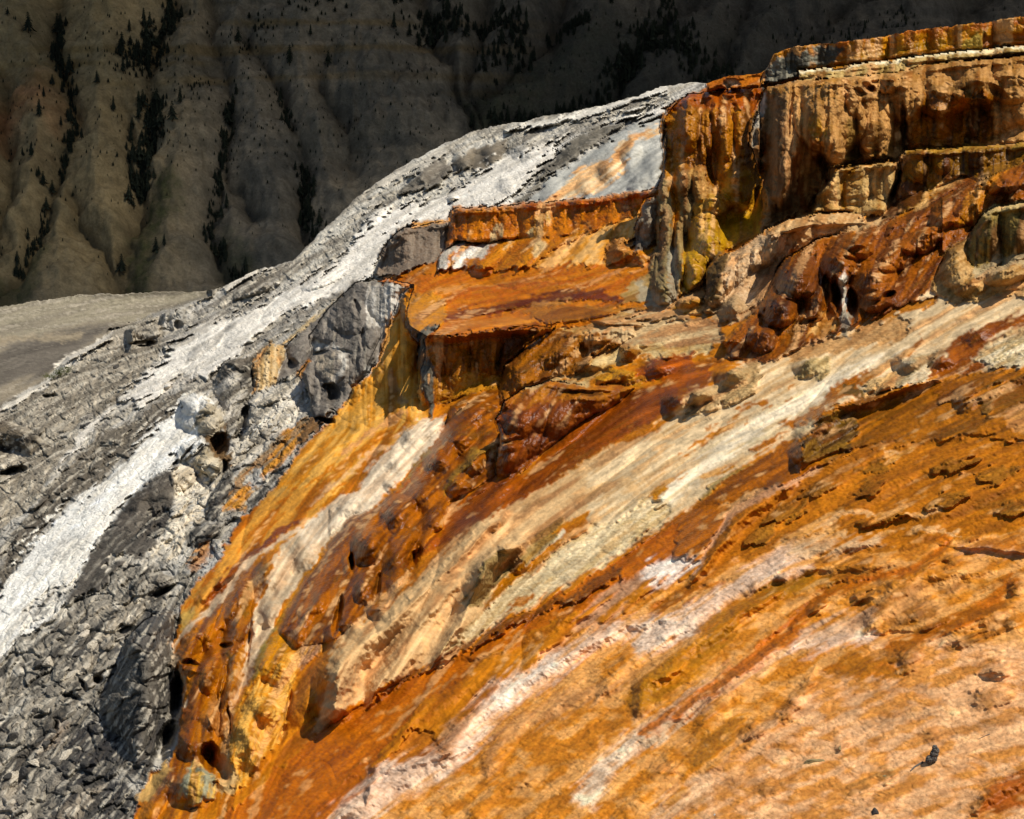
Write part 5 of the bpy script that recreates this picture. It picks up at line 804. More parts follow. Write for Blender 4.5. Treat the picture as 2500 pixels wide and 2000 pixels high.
    sp = mathn(ns, ls, 'ADD', .06, mathn(ns, ls, 'MULTIPLY', wet, .14)); ls.new(sp, b.inputs['Specular IOR Level'])
    return m
MT = terrain_mat()

def simple_mat(n, c, c2=None, rough=.9, scale=8.0, bump=0.0, spec=.3, dist=.05):
    m, ns, ls = new_mat(n)
    out = nd(ns, 'ShaderNodeOutputMaterial'); b = nd(ns, 'ShaderNodeBsdfPrincipled'); ls.new(b.outputs[0], out.inputs[0])
    tc = nd(ns, 'ShaderNodeTexCoord'); no = nd(ns, 'ShaderNodeTexNoise'); no.inputs['Scale'].default_value = scale; no.inputs['Detail'].default_value = 6; ls.new(tc.outputs['Object'], no.inputs['Vector'])
    r = nd(ns, 'ShaderNodeValToRGB'); ls.new(no.outputs[0], r.inputs[0]); r.color_ramp.elements[0].position = .35; r.color_ramp.elements[1].position = .68
    r.color_ramp.elements[0].color = (*lin(c), 1); r.color_ramp.elements[1].color = (*lin(c2 or [q * .7 for q in c]), 1)
    ls.new(r.outputs[0], b.inputs['Base Color']); b.inputs['Roughness'].default_value = rough; b.inputs['Specular IOR Level'].default_value = spec
    if bump:
        bp = nd(ns, 'ShaderNodeBump'); bp.inputs['Strength'].default_value = bump; bp.inputs['Distance'].default_value = dist; ls.new(no.outputs[0], bp.inputs['Height']); ls.new(bp.outputs[0], b.inputs['Normal'])
    return m

# ------------------------------------------------------------------ split the slope into its formations
def tag(o, label=None, cat=None, group=None, kind=None):
    if label: o['label'] = label
    if cat: o['category'] = cat
    if group: o['group'] = group
    if kind: o['kind'] = kind
    return o
KEEP = 26
ID = np.zeros((H_, W_), np.int32)
def setid(i, k, pts, over=None):
    r = sdpoly(cc(k, pts), 6, X + WX * 7 + FX * 2, YE + WY * 5 + FY * 2)
    if r is None: return
    sl, d = r; m = d > 0
    if over is not None: m &= np.isin(ID[sl], over)
    ID[sl][m] = i
REG = [('orange_hillside', None, None, 'structure')]
def addreg(name, label, cat, k, pts, kind=None, over=None):
    REG.append((name, label, cat, kind)); setid(len(REG) - 1, k, pts, over)
addreg('grey_hillside', None, None, '0', GREY, 'structure')
addreg('distant_hill', None, None, '0', KN, 'structure')
T = 'travertine terrace'
addreg('travertine_terrace', 'topmost amber travertine terrace wall under the dark mountain, grey streaked at its left end', T, '3', W['W1'][1])
addreg('travertine_terrace', 'low rust orange terrace step left of the topmost terrace, against the dark mountain', T, '3', W['W0'][1])
addreg('travertine_terrace', 'thin cobbled terrace band capped by the long white rim line', T, '3', W['W2'][1])
addreg('travertine_cliff', 'orange topped cliff with vertical drip flutes and yellow lobes at its foot', 'cliff', '3', W['W4'][1])
addreg('travertine_cliff', 'wide brown bulging knobbly cliff below the white rim line', 'cliff', '3', W['W3'][1])
addreg('travertine_terrace', 'small pale tan rounded terrace at the foot of the wide brown cliff', T, '3', W['W5'][1])
addreg('travertine_terrace', 'dark brown dripping terrace edge directly above the dark rust slope', T, '3', W['W6'][1])
addreg('travertine_mound', 'dark rust red wet bulging mound with a white drip down its front', 'rock mound', '3', W['W8'][1])
addreg('travertine_mound', 'smooth beige rounded mound between the yellow cliff foot and the dark rust mound', 'rock mound', '3', W['W9'][1])
addreg('travertine_terrace', 'tan lobed ledge below the dark olive terrace at the right edge', T, '3', W['W7b'][1])
addreg('travertine_terrace', 'dark olive fluted terrace block at the right edge above the tan ledge', T, '3', W['W7'][1])
addreg('travertine_terrace', 'bright orange flat topped terrace in front of the white slope', T, '2', W['W10'][1])
addreg('travertine_terrace', 'low orange and white step at the foot of the bright orange flat topped terrace', T, '2', W['W11'][1])
addreg('rock_outcrop', 'grey brown drum shaped rock left of the bright orange terrace', 'rock', '2', W['W12'][1])
addreg('rock_outcrop', 'small dark grey speckled rock against the left foot of the tall orange cliff', 'rock', '2', W['W13'][1])
addreg('travertine_terrace', 'orange brown terrace wall under the pool shelf with flat top', T, '5', W['W14'][1])
addreg('rock_pillar', 'grey vertical pillar at the left end of the terrace wall under the pool shelf', 'rock', '5', W['W14b'][1])
addreg('travertine_mound', 'rounded brown mossy ledge right of the terrace wall under the pool shelf', 'rock mound', '5', W['W15'][1])
addreg('travertine_terrace', 'very dark rust block with a cream crusted top in the middle of the slope', T, '5', W['W16'][1])
addreg('travertine_mound', 'golden brown lumpy ridge running down the middle of the orange slope', 'rock mound', '0', GOLD)
addreg('rock_outcrop', 'big grey and white hollowed rock with a dark cave, left of the orange flow', 'rock', 'C', W['G1'][1])
addreg('rock_outcrop', 'crumbly tan yellow rock face left of the big hollowed grey rock', 'rock', 'C', W['G2'][1])
addreg('rock_outcrop', 'white knobbly boulder head at the top of the lower white stream', 'rock', '4', W['G3'][1])
addreg('rock_outcrop', 'cauliflower textured cream rock just below the white boulder head', 'rock', '4', W['G4'][1])
addreg('rock_outcrop', 'rounded grey rock with a cream right end beside the cream rubble', 'rock', '4', W['G5'][1])
addreg('rock_outcrop', 'squarish grey block near the crest beside the tan distant hill', 'rock', '4', W['G6'][1])
addreg('rock_outcrop', 'flat slab over a small black hollow below the crest of the grey slope', 'rock', '4', W['G7'][1])
addreg('rock_outcrop', 'dark upright rock right of the cream rubble', 'rock', '4', W['G8'][1])
addreg('rock_outcrop', 'layered dark grey rock at the foot of the cream rubble', 'rock', '4', W['G9'][1])
addreg('rock_slab', 'tilted layered grey slab resting on the dark rocky slope', 'rock', '7', W['G10'][1])
addreg('rock_outcrop', 'big black cracked rock beside the dark gap and the orange drapes', 'rock', '7', W['G11'][1])
DR = [(1035, 780), (1060, 660), (1170, 590), (1300, 450), (1380, 300), (1500, 270), (1470, 500), (1420, 680), (1420, 900), (1380, 1150), (1390, 1330), (1300, 1200), (1250, 1180), (1210, 1170), (1110, 1060), (1150, 960), (1090, 860)]
addreg('travertine_drape', 'dark amber drape of bulging curtains overhanging the dark gap', 'rock drape', '7', DR, over=[0])
DR2 = [(1400, 1300), (1380, 1180), (1430, 1050), (1500, 940), (1600, 860), (1790, 720), (1790, 900), (1740, 1000), (1720, 1220), (1620, 1330), (1520, 1460), (1400, 1540), (1330, 1560)]
addreg('travertine_drape', 'pale yellow orange bulging lobe at the bottom left end of the orange slope', 'rock drape', '7', DR2, over=[0])

def build_regions():
    Vall = P.reshape(-1, 3); Call = CO.reshape(-1, 3); Tall = TX.reshape(-1, 4)
    NG = grid_normals(P).reshape(-1, 3)
    idx = np.arange(H_ * W_).reshape(H_, W_)
    q = np.stack([idx[:-1, :-1], idx[1:, :-1], idx[1:, 1:], idx[:-1, 1:]], -1).reshape(-1, 4)
    lifted = box(((DBACK - D) > .9).astype(f4), 2)[1:, 1:] > 0
    JD = np.abs(P[:, 1:, 1] - P[:, :-1, 1]); jq = np.maximum(JD[:-1], JD[1:])
    JV = np.abs(P[1:, :, 1] - P[:-1, :, 1]); jv = np.maximum(JV[:, :-1], JV[:, 1:])
    cut = (jq > .016 * D[1:, 1:]) & (jq > .28) & (KB[1:, 1:] < 1)
    cut |= (jv > 2.5) & (box(cut.astype(f4), 1) > .1) & (D[1:, 1:] < 45) & (KB[1:, 1:] < 1)
    J3 = np.abs(P[1:, 4:, 1] - P[1:, :-4, 1]); J3 = np.pad(J3, ((0, 0), (2, 2)), 'edge')[:, :W_ - 1]
    cut |= (J3 > .055 * D[1:, 1:]) & (jq > .008 * D[1:, 1:]) & (KB[1:, 1:] < 1)
    cut |= (box(cut.astype(f4), 2) > .42) & (KB[1:, 1:] < 1)
    cut &= lifted
    for _ in range(3): cut |= lifted & (np.maximum(jq, jv) > .7) & (box(cut.astype(f4), 1) > .1) & (D[1:, 1:] < 45) & (KB[1:, 1:] < 1)
    keep = ((KB[1:, 1:] <= KEEP) & ~cut).reshape(-1)
    near_ = box(cut.astype(f4), 14) > 0
    Pb = np.stack([dx * (DBACK + .12), dy * (DBACK + .12), dz * (DBACK + .12)], -1).astype(f4) + CAM.astype(f4)
    okb = near_ & (np.abs(DBACK[1:, 1:] - D[1:, 1:]) < 60) & (KB[1:, 1:] < 1)
    idq = ID[1:, 1:].reshape(-1)
    nmain = len(REG); REG.append(('ground', None, None, 'structure'))
    K2 = keep.reshape(H_ - 1, W_ - 1); I2 = ID[1:, 1:]
    for n in range(3, nmain):                            # each formation stays one connected piece
        m = (I2 == n) & K2; js, is_ = np.nonzero(m)
        if not len(js): continue
        j0, i0 = js.min(), is_.min(); sub = m[j0:js.max() + 1, i0:is_.max() + 1]; lab = np.zeros(sub.shape, np.int32); best = (0, 0); c = 0
        for a_, b_ in zip(*np.nonzero(sub)):
            if lab[a_, b_]: continue
            c += 1; st = [(a_, b_)]; lab[a_, b_] = c; cnt = 0
            while st:
                y_, x_ = st.pop(); cnt += 1
                for yy, xx in ((y_ + 1, x_), (y_ - 1, x_), (y_, x_ + 1), (y_, x_ - 1)):
                    if 0 <= yy < sub.shape[0] and 0 <= xx < sub.shape[1] and sub[yy, xx] and not lab[yy, xx]: lab[yy, xx] = c; st.append((yy, xx))
            best = max(best, (cnt, c))
        I2[j0:js.max() + 1, i0:is_.max() + 1][(lab > 0) & (lab != best[1])] = 0
    idq = I2.reshape(-1)
    for n, (name, label, cat, kind) in enumerate(REG):
        s = q[(idq == n) & keep] if n < nmain else q[okb.reshape(-1)]
        if n == nmain: Vall = Pb.reshape(-1, 3); NG = grid_normals(Pb).reshape(-1, 3)
        if len(s) < 20: print('EMPTY REGION', name, label); continue
        used, inv = np.unique(s, return_inverse=True); inv = inv.reshape(-1, 4)
        me = bpy.data.meshes.new(name)
        v = Vall[used]
        org = np.array([0, 0, 0], f4) if kind == 'structure' else v.mean(0) * np.array([1, 1, 0], f4) + np.array([0, 0, v[:, 2].min()], f4)
        org = np.zeros(3, f4)
        me.vertices.add(len(used)); me.vertices.foreach_set('co', (v - org).ravel())
        me.loops.add(inv.size); me.loops.foreach_set('vertex_index', inv.ravel().astype(np.int32))
        me.polygons.add(len(inv)); me.polygons.foreach_set('loop_start', np.arange(0, inv.size, 4, dtype=np.int32)); me.polygons.foreach_set('loop_total', np.full(len(inv), 4, np.int32))
        me.update(); me.polygons.foreach_set('use_smooth', np.ones(len(inv), bool))
        a = me.attributes.new('tint', 'FLOAT_COLOR', 'POINT'); a.data.foreach_set('color', np.c_[Call[used], np.ones(len(used))].astype(f4).ravel())
        a = me.attributes.new('surf', 'FLOAT_COLOR', 'POINT'); a.data.foreach_set('color', Tall[used].astype(f4).ravel())
        me.normals_split_custom_set_from_vertices([tuple(t) for t in NG[used]]) if kind != 'structure' or n < 3 else None
        me.materials.append(MT)
        o = bpy.data.objects.new(name, me); COL.objects.link(o); o.location = org
        tag(o, label, cat, None, kind)
build_regions()

def surf(x, y):                                        # point and normal of the slope under a traced position
    i = min(max(int((x - xs[0]) / S), 0), W_ - 1); j = min(max(int((y - ys[0]) / S), 0), H_ - 1)
    return Vector(P[j, i].tolist()), Vector(NN[j, i].tolist()), float(D[j, i])

# ------------------------------------------------------------------ far mountain under a cloud shadow
MS = 4.0
mx_ = np.arange(-700, 2860, MS); my_ = np.arange(-340, 800, MS)
MX, MY = np.meshgrid(mx_, my_); MX = MX.astype(f4); MY = MY.astype(f4)
mdx, mdy, mdz = dirs(MX, MY)
MZ0, MA, MB = -128.0, 0.78, 0.02
mt_ = (MZ0 - MA * 1300) / (mdz - MA * mdy - MB * mdx)
MP = np.stack([mdx * mt_, mdy * mt_, mdz * mt_], -1).astype(f4) + CAM.astype(f4)
GUL = [('1', [(330, -600), (320, -100), (300, 100), (345, 350), (395, 520), (370, 700), (300, 900), (200, 1120), (110, 1340), (-150, 1700)]),
       ('1', [(1050, -600), (950, -100), (900, 120), (800, 300), (800, 520), (740, 1000), (712, 1250), (650, 1400), (640, 1800)]),
       ('1', [(700, 560), (712, 800), (725, 1000)]), ('1', [(370, 960), (480, 1230), (650, 1450)]),
       ('1', [(1150, -200), (1230, 350), (1290, 520), (1240, 800), (1150, 1150), (1200, 1330), (1340, 1560), (1420, 1800)]),
       ('1', [(1290, 600), (1285, 880), (1390, 1060)]), ('1', [(1380, 100), (1560, 420), (1640, 620), (1690, 850), (1700, 1100), (1760, 1300), (1850, 1550)]),
       ('1', [(1780, 380), (1800, 480), (1900, 620), (1955, 800)]), ('1', [(0, 400), (30, 800), (-60, 1300)]), ('1', [(-300, -300), (-250, 600), (-400, 1300)]),
       ('2', [(500, -300), (620, 200), (720, 420), (860, 720), (900, 1000)]), ('2', [(900, -300), (850, 150), (790, 380), (860, 600)]), ('2', [(1350, -300), (1250, 100), (1050, 300), (880, 420)]),
       ('2', [(2100, -200), (1850, 60), (1700, 250), (1600, 420), (1300, 520), (1050, 580), (900, 680)]), ('3', [(700, -200), (500, 200), (300, 350), (0, 500)]), ('3', [(1400, -200), (1000, 60), (800, 220), (600, 400)]),
       ('3', [(2100, -250), (1800, 0), (1900, 200)]), ('3', [(2600, -300), (2300, 0), (2200, 300)]), ('3', [(3200, -300), (2900, 100), (2700, 600)])]
wxm = fbm(np.stack([MX, MY, MX * 0], -1), 1 / 90., 4, 140) * 26; wym = fbm(np.stack([MX, MY, MX * 0], -1), 1 / 90., 4, 150) * 20
gd = np.full(MX.shape, 1e9, f4); 
for k, g in GUL:
    g = cc(k, g)
    for a in range(1, len(g)):
        ax, ay = g[a - 1]; ex, ey = g[a][0] - ax, g[a][1] - ay; L = ex * ex + ey * ey
        t = np.clip(((MX + wxm - ax) * ex + (MY + wym - ay) * ey) / L, 0, 1)
        gd = np.minimum(gd, (MX + wxm - ax - t * ex) ** 2 + ((MY + wym - ay - t * ey) * .8) ** 2)
gd = np.sqrt(gd)
spur = 90 * (1 - np.exp(-gd / 62.0))                     # rises away from every gully
gn = grid_normals(MP)
rel = spur * .36 + ridged(MP, 1 / 60., 5, 160) * 12 + ridged(MP, 1 / 9., 3, 165) * 1.8 + ridged(MP * np.array([1, .12, .12], f4), 1 / 34., 3, 168) * 4.0 + ridged(MP * np.array([1, .4, .35], f4), 1 / 22., 3, 170) * 3.0 + perlin(MP, 1 / 400., 1 / 400., 1 / 16., seed=9) * 3.0 * sstep(420, 120, MY)
band = sstep(0, 1, 0.5 + (150 - np.abs(MY - (170 - (MX - 700) * .02)) * 1.6) / 60) * sstep(480, 700, MX) * sstep(1150, 950, MX)
rel += band * (ridged(MP * np.array([1, .3, .12], f4), 1 / 14., 3, 180) * 7 + 8)
MP = MP + gn * (rel - 40)[..., None].astype(f4)
n_a = fbm(MP, 1 / 40., 4, 190); n_b = fbm(MP, 1 / 8., 3, 200); n_s = perlin(MP, 1 / 300., 1 / 300., 1 / 9., seed=33)
def c3(c): return lin(c).astype(f4)
mc = np.ones(MP.shape, f4) * c3((146, 133, 112))
t = sstep(-.5, .6, n_a + n_s * .5)[..., None]; mc = mc * (1 - t) + c3((112, 105, 92)) * t
t = (sstep(.1, .5, perlin(MP, 1 / 500., 1 / 500., 1 / 5., seed=37)) * sstep(480, 150, MY) * .45)[..., None]; mc = mc * (1 - t) + c3((168, 152, 126)) * t
warm = (sstep(520, 200, MX) * sstep(760, 500, MY))[..., None] * .7; mc = mc * (1 - warm) + c3((170, 146, 100)) * warm
red = (np.exp(-((MX - 20) / 110) ** 2 - ((MY - 200) / 70) ** 2) * sstep(-.3, .5, n_a))[..., None] * .8; mc = mc * (1 - red) + c3((190, 130, 84)) * red
ochre = (sstep(.15, .5, n_s + n_a * .4) * sstep(240, 120, MY) * sstep(1300, 1000, MX))[..., None] * .5; mc = mc * (1 - ochre) + c3((150, 122, 72)) * ochre
def mgreen(k, pts, amt, soft=22):
    global mc
    p = cc(k, pts); d = np.full(MX.shape, 1e9, f4); ins = np.zeros(MX.shape, bool); A = MX + wxm; B = MY + wym
    for q in range(len(p)):
        ax, ay = p[q - 1]; ex, ey = p[q][0] - ax, p[q][1] - ay
        t = np.clip(((A - ax) * ex + (B - ay) * ey) / (ex * ex + ey * ey), 0, 1); d = np.minimum(d, np.hypot(A - ax - t * ex, B - ay - t * ey))
        if ey: ins ^= ((ay > B) != (p[q][1] > B)) & (A < ex * (B - ay) / ey + ax)
    a = (sstep(-soft, soft, np.where(ins, d, -d) + n_b * 14) * amt * (.55 + .45 * sstep(-.5, .4, n_b)))[..., None]
    mc = mc * (1 - a) + (c3((58, 64, 34)) * (1 - a * 0)) * a
mgreen('1', [(640, 1700), (700, 1400), (740, 1150), (800, 1000), (950, 850), (1000, 1000), (900, 1200), (850, 1400), (820, 1700)], .85)
mgreen('1', [(-200, 1800), (-200, 1450), (60, 1450), (120, 1330), (260, 1240), (200, 1450), (170, 1700)], .75)
mgreen('1', [(1180, 1250), (1250, 1120), (1400, 1350), (1480, 1500), (1350, 1650), (1250, 1500)], .6)
mgreen('2', [(750, 450), (1000, 350), (1300, 150), (1600, 100), (1750, 150), (1600, 400), (1300, 500), (1000, 560), (860, 700), (760, 560)], .8)
mgreen('3', [(-200, 0), (900, -100), (800, 200), (700, 400), (300, 420), (-200, 500)], .6)
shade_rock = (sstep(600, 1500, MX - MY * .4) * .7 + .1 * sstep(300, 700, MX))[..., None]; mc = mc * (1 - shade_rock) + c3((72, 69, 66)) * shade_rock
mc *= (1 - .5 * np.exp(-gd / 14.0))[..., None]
mc *= (1 + n_b * .45)[..., None]; mc = np.clip(mc, .01, .6)
def grid_mesh(name, PP, cols, mat, kind=None):
    h, w2 = PP.shape[:2]; idx = np.arange(h * w2).reshape(h, w2)
    q = np.stack([idx[:-1, :-1], idx[1:, :-1], idx[1:, 1:], idx[:-1, 1:]], -1).reshape(-1, 4)
    me = bpy.data.meshes.new(name); me.vertices.add(h * w2); me.vertices.foreach_set('co', PP.astype(f4).ravel())
    me.loops.add(q.size); me.loops.foreach_set('vertex_index', q.ravel().astype(np.int32))
    me.polygons.add(len(q)); me.polygons.foreach_set('loop_start', np.arange(0, q.size, 4, dtype=np.int32)); me.polygons.foreach_set('loop_total', np.full(len(q), 4, np.int32))
    me.update(); me.polygons.foreach_set('use_smooth', np.ones(len(q), bool))
    a = me.attributes.new('tint', 'FLOAT_COLOR', 'POINT'); a.data.foreach_set('color', np.concatenate([cols.reshape(-1, 3), np.ones((h * w2, 1))], 1).astype(f4).ravel())
    me.materials.append(mat); o = bpy.data.objects.new(name, me); COL.objects.link(o)
    if kind: o['kind'] = kind
    return o
mm, ns, ls = new_mat('mountain_scree')
out = nd(ns, 'ShaderNodeOutputMaterial'); b = nd(ns, 'ShaderNodeBsdfPrincipled'); ls.new(b.outputs[0], out.inputs[0]); b.inputs['Roughness'].default_value = .95; b.inputs['Specular IOR Level'].default_value = .1
at = nd(ns, 'ShaderNodeAttribute', attribute_name='tint'); tc = nd(ns, 'ShaderNodeTexCoord'); no = nd(ns, 'ShaderNodeTexNoise'); no.inputs['Scale'].default_value = .45; no.inputs['Detail'].default_value = 5; no.inputs['Roughness'].default_value = .7; ls.new(tc.outputs['Object'], no.inputs['Vector'])
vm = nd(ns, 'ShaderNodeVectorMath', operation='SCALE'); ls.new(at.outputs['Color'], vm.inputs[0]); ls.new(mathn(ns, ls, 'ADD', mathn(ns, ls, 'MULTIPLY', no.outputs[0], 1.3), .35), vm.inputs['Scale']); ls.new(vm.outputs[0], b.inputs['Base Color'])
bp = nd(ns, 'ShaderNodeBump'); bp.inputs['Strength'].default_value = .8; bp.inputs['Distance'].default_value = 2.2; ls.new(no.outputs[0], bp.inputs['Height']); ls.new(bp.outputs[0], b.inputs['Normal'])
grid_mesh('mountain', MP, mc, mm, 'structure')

# one thick drifting cloud stands between the sun and the mountain, well above the frame
def cloud():
    bm = bmesh.new(); n = 56
    vs = {}
    for sgn in (1, -1):
        for i in range(n + 1):
            for j in range(n + 1):
                u = i / n * 2 - 1; v = j / n * 2 - 1
                r = max(0.0, 1 - (u * u) ** 2) * max(0.0, 1 - (v * v) ** 2)
                if sgn == -1 and (i in (0, n) or j in (0, n)): vs[sgn, i, j] = vs[1, i, j]; continue
                k = math.sin(i * .7 + j * .31) * math.cos(j * .53 - i * .2) + math.sin(i * 1.7) * math.cos(j * 1.3) * .5
                z = r ** .5 * (150 + 40 * k) if sgn == 1 else -r ** .5 * (40 + 14 * k)
                vs[sgn, i, j] = bm.verts.new((u * 1300 + 60 * math.sin(v * 5 + 1), v * 620 + 50 * math.sin(u * 6), z))
        for i in range(n):
            for j in range(n):
                q = [vs[sgn, i, j], vs[sgn, i + 1, j], vs[sgn, i + 1, j + 1], vs[sgn, i, j + 1]]
                if sgn == -1: q.reverse()
                bm.faces.new(q).smooth = True
    me = bpy.data.meshes.new('cloud'); bm.to_mesh(me); bm.free()
    m, ns, ls = new_mat('cloud'); out = nd(ns, 'ShaderNodeOutputMaterial'); d = nd(ns, 'ShaderNodeBsdfDiffuse'); d.inputs[0].default_value = (.85, .87, .9, 1)
    tr = nd(ns, 'ShaderNodeBsdfTransparent'); mi = nd(ns, 'ShaderNodeMixShader'); tc = nd(ns, 'ShaderNodeTexCoord'); no = nd(ns, 'ShaderNodeTexNoise'); no.inputs['Scale'].default_value = .0035; no.inputs['Detail'].default_value = 3; ls.new(tc.outputs['Object'], no.inputs['Vector'])
    r = nd(ns, 'ShaderNodeMapRange'); ls.new(no.outputs[0], r.inputs[0]); r.inputs[1].default_value = .35; r.inputs[2].default_value = .62; r.inputs[3].default_value = .55; r.inputs[4].default_value = .92
    ls.new(r.outputs[0], mi.inputs[0]); ls.new(tr.outputs[0], mi.inputs[1]); ls.new(d.outputs[0], mi.inputs[2]); ls.new(mi.outputs[0], out.inputs[0])
    me.materials.append(m); o = bpy.data.objects.new('cloud', me); COL.objects.link(o); o['kind'] = 'structure'
    k = 620 / SUN.z; o.location = (160 + SUN.x * k, 1500 + SUN.y * k, -20 + SUN.z * k)
cloud()

# ------------------------------------------------------------------ conifers on the mountain
def mpoint(x, y):
    i = min(max(int((x - mx_[0]) / MS), 0), len(mx_) - 1); j = min(max(int((y - my_[0]) / MS), 0), len(my_) - 1)
    return Vector(MP[j, i].tolist())
BARK = simple_mat('bark', (92, 74, 56)); NEED = simple_mat('needles', (40, 46, 30), (22, 27, 18), scale=2.0)
def crown_mesh(seed, wide, lay):
    rn = random.Random(seed); bm = bmesh.new()
    for l in range(lay):
        f = l / lay; z = .12 + f * .85; r = wide * (1 - f) ** .8 * rn.uniform(.8, 1.15) + .015
        n = rn.randint(7, 10); a0 = rn.random() * 6
        top = bm.verts.new((rn.uniform(-.01, .01), rn.uniform(-.01, .01), min(1, z + .22 * (1.1 - f))))
        for k in range(n):
            a = a0 + k * 2 * math.pi / n; rr_ = r * rn.uniform(.55, 1.2); w2 = .32
            p = [bm.verts.new((math.cos(a + o_) * rr_ * q_, math.sin(a + o_) * rr_ * q_, z + dz_)) for o_, q_, dz_ in ((-w2, .75, .01), (0, 1, -.05 + rn.uniform(-.02, .02)), (w2, .75, .01))]
            bm.faces.new((top, p[0], p[1])); bm.faces.new((top, p[1], p[2]))
    me = bpy.data.meshes.new('crown'); bm.to_mesh(me); bm.free(); me.materials.append(NEED); return me
def trunk_mesh():
    bm = bmesh.new(); bmesh.ops.create_cone(bm, segments=6, radius1=.028, radius2=.006, depth=.95, cap_ends=True); bmesh.ops.translate(bm, vec=(0, 0, .455), verts=bm.verts)
    me = bpy.data.meshes.new('trunk'); bm.to_mesh(me); bm.free(); me.materials.append(BARK); return me
TRK = trunk_mesh(); CRW = [crown_mesh(1, .25, 9), crown_mesh(2, .31, 8), crown_mesh(3, .2, 10), crown_mesh(4, .42, 6)]
TREES = []
def tree(x, y, hpx, lab, grp, kind=None):
    p = mpoint(x, y); h = hpx * p.y / F_PX * random.uniform(1.0, 1.5)
    r = bpy.data.objects.new('conifer', None); COL.objects.link(r); r.location = p - Vector((0, 0, h * .03)); r.scale = (h, h, h); r.rotation_euler.z = random.random() * 6.28
    k = random.randrange(3) if kind is None else kind
    for nme, me in (('trunk', TRK), ('crown', CRW[k])):
        c = bpy.data.objects.new(nme, me); COL.objects.link(c); c.parent = r
    if grp: sz = 'tall' if h > 11 else 'short' if h < 7.5 else 'mid-sized'; lab = sz + ' ' + lab.replace('small ', ''); grp = grp + ', ' + sz
    tag(r, lab, 'tree', grp); TREES.append(r)
def along(k, pts, n, spread, h, lab, grp):
    g = cc(k, pts); L = [math.dist(g[i], g[i + 1]) for i in range(len(g) - 1)]; T_ = sum(L)
    for q in range(n):
        s_ = random.random() * T_; i = 0
        while i < len(L) - 1 and s_ > L[i]: s_ -= L[i]; i += 1
        f = s_ / L[i]; x = g[i][0] + (g[i + 1][0] - g[i][0]) * f + random.gauss(0, spread); y = g[i][1] + (g[i + 1][1] - g[i][1]) * f + random.gauss(0, spread * .5)
        tree(x, y, h * random.uniform(.6, 1.15), lab, grp)
G0 = 'conifers in the gullies of the dark mountain'
along('1', [(330, 0), (290, 120), (320, 300), (345, 420)], 20, 9, 32, 'dark conifer in the upper part of the leftmost wooded gully', G0 + ', upper left')
along('1', [(380, 380), (400, 520), (365, 680), (310, 880)], 16, 7, 26, 'dark conifer in the middle of the leftmost wooded gully', G0 + ', middle left')
along('1', [(250, 1050), (200, 1150), (120, 1310), (50, 1420)], 16, 7, 26, 'dark conifer at the sunlit lower end of the leftmost wooded gully', G0 + ', lower left')
along('1', [(160, 800), (200, 900), (240, 940)], 6, 8, 30, 'conifer in the small clump on the sunlit scree at the left', 'clump on the left scree')
along('1', [(900, 0), (800, 150), (750, 250), (770, 340)], 26, 18, 34, 'black conifer near the top edge above the widest wooded gully', G0 + ', top centre left')
along('1', [(820, 450), (840, 600), (800, 750), (760, 950)], 42, 14, 34, 'black conifer in the dense grove filling the widest gully', G0 + ', dense grove')
along('1', [(715, 560), (715, 800), (715, 1000), (740, 1080)], 16, 4, 26, 'black conifer in the thin line left of the dense grove', G0 + ', thin line')
along('1', [(1280, 440), (1290, 520), (1240, 700), (1230, 800)], 16, 7, 26, 'black conifer in the upper half of the middle gully', G0 + ', middle upper')
along('1', [(1220, 870), (1200, 1000), (1150, 1150), (1160, 1250), (1300, 1400), (1370, 1500)], 24, 9, 24, 'black conifer in the lower half of the middle gully', G0 + ', middle lower')
along('1', [(1560, 400), (1600, 560), (1660, 700)], 10, 6, 20, 'small black conifer at the upper end of the gully nearest the white crest', G0 + ', right upper')
along('1', [(1690, 790), (1700, 950), (1700, 1100), (1760, 1230)], 20, 11, 28, 'black conifer in the lower end of the gully nearest the white crest', G0 + ', right lower')
along('2', [(600, 0), (560, 100), (720, 130), (1100, 50), (1050, 200), (850, 280)], 30, 34, 34, 'black conifer in the high woods at the top centre', 'high woods at the top centre')
along('2', [(900, 680), (1050, 580), (1400, 520), (1550, 420), (1700, 230), (1850, 60)], 48, 22, 32, 'black conifer in the diagonal forest band above the white crest', 'diagonal forest band')
along('3', [(40, 120), (300, 250), (600, 350)], 14, 30, 28, 'black conifer in the shaded forest left of the topmost terrace', 'shaded forest by the topmost terrace')
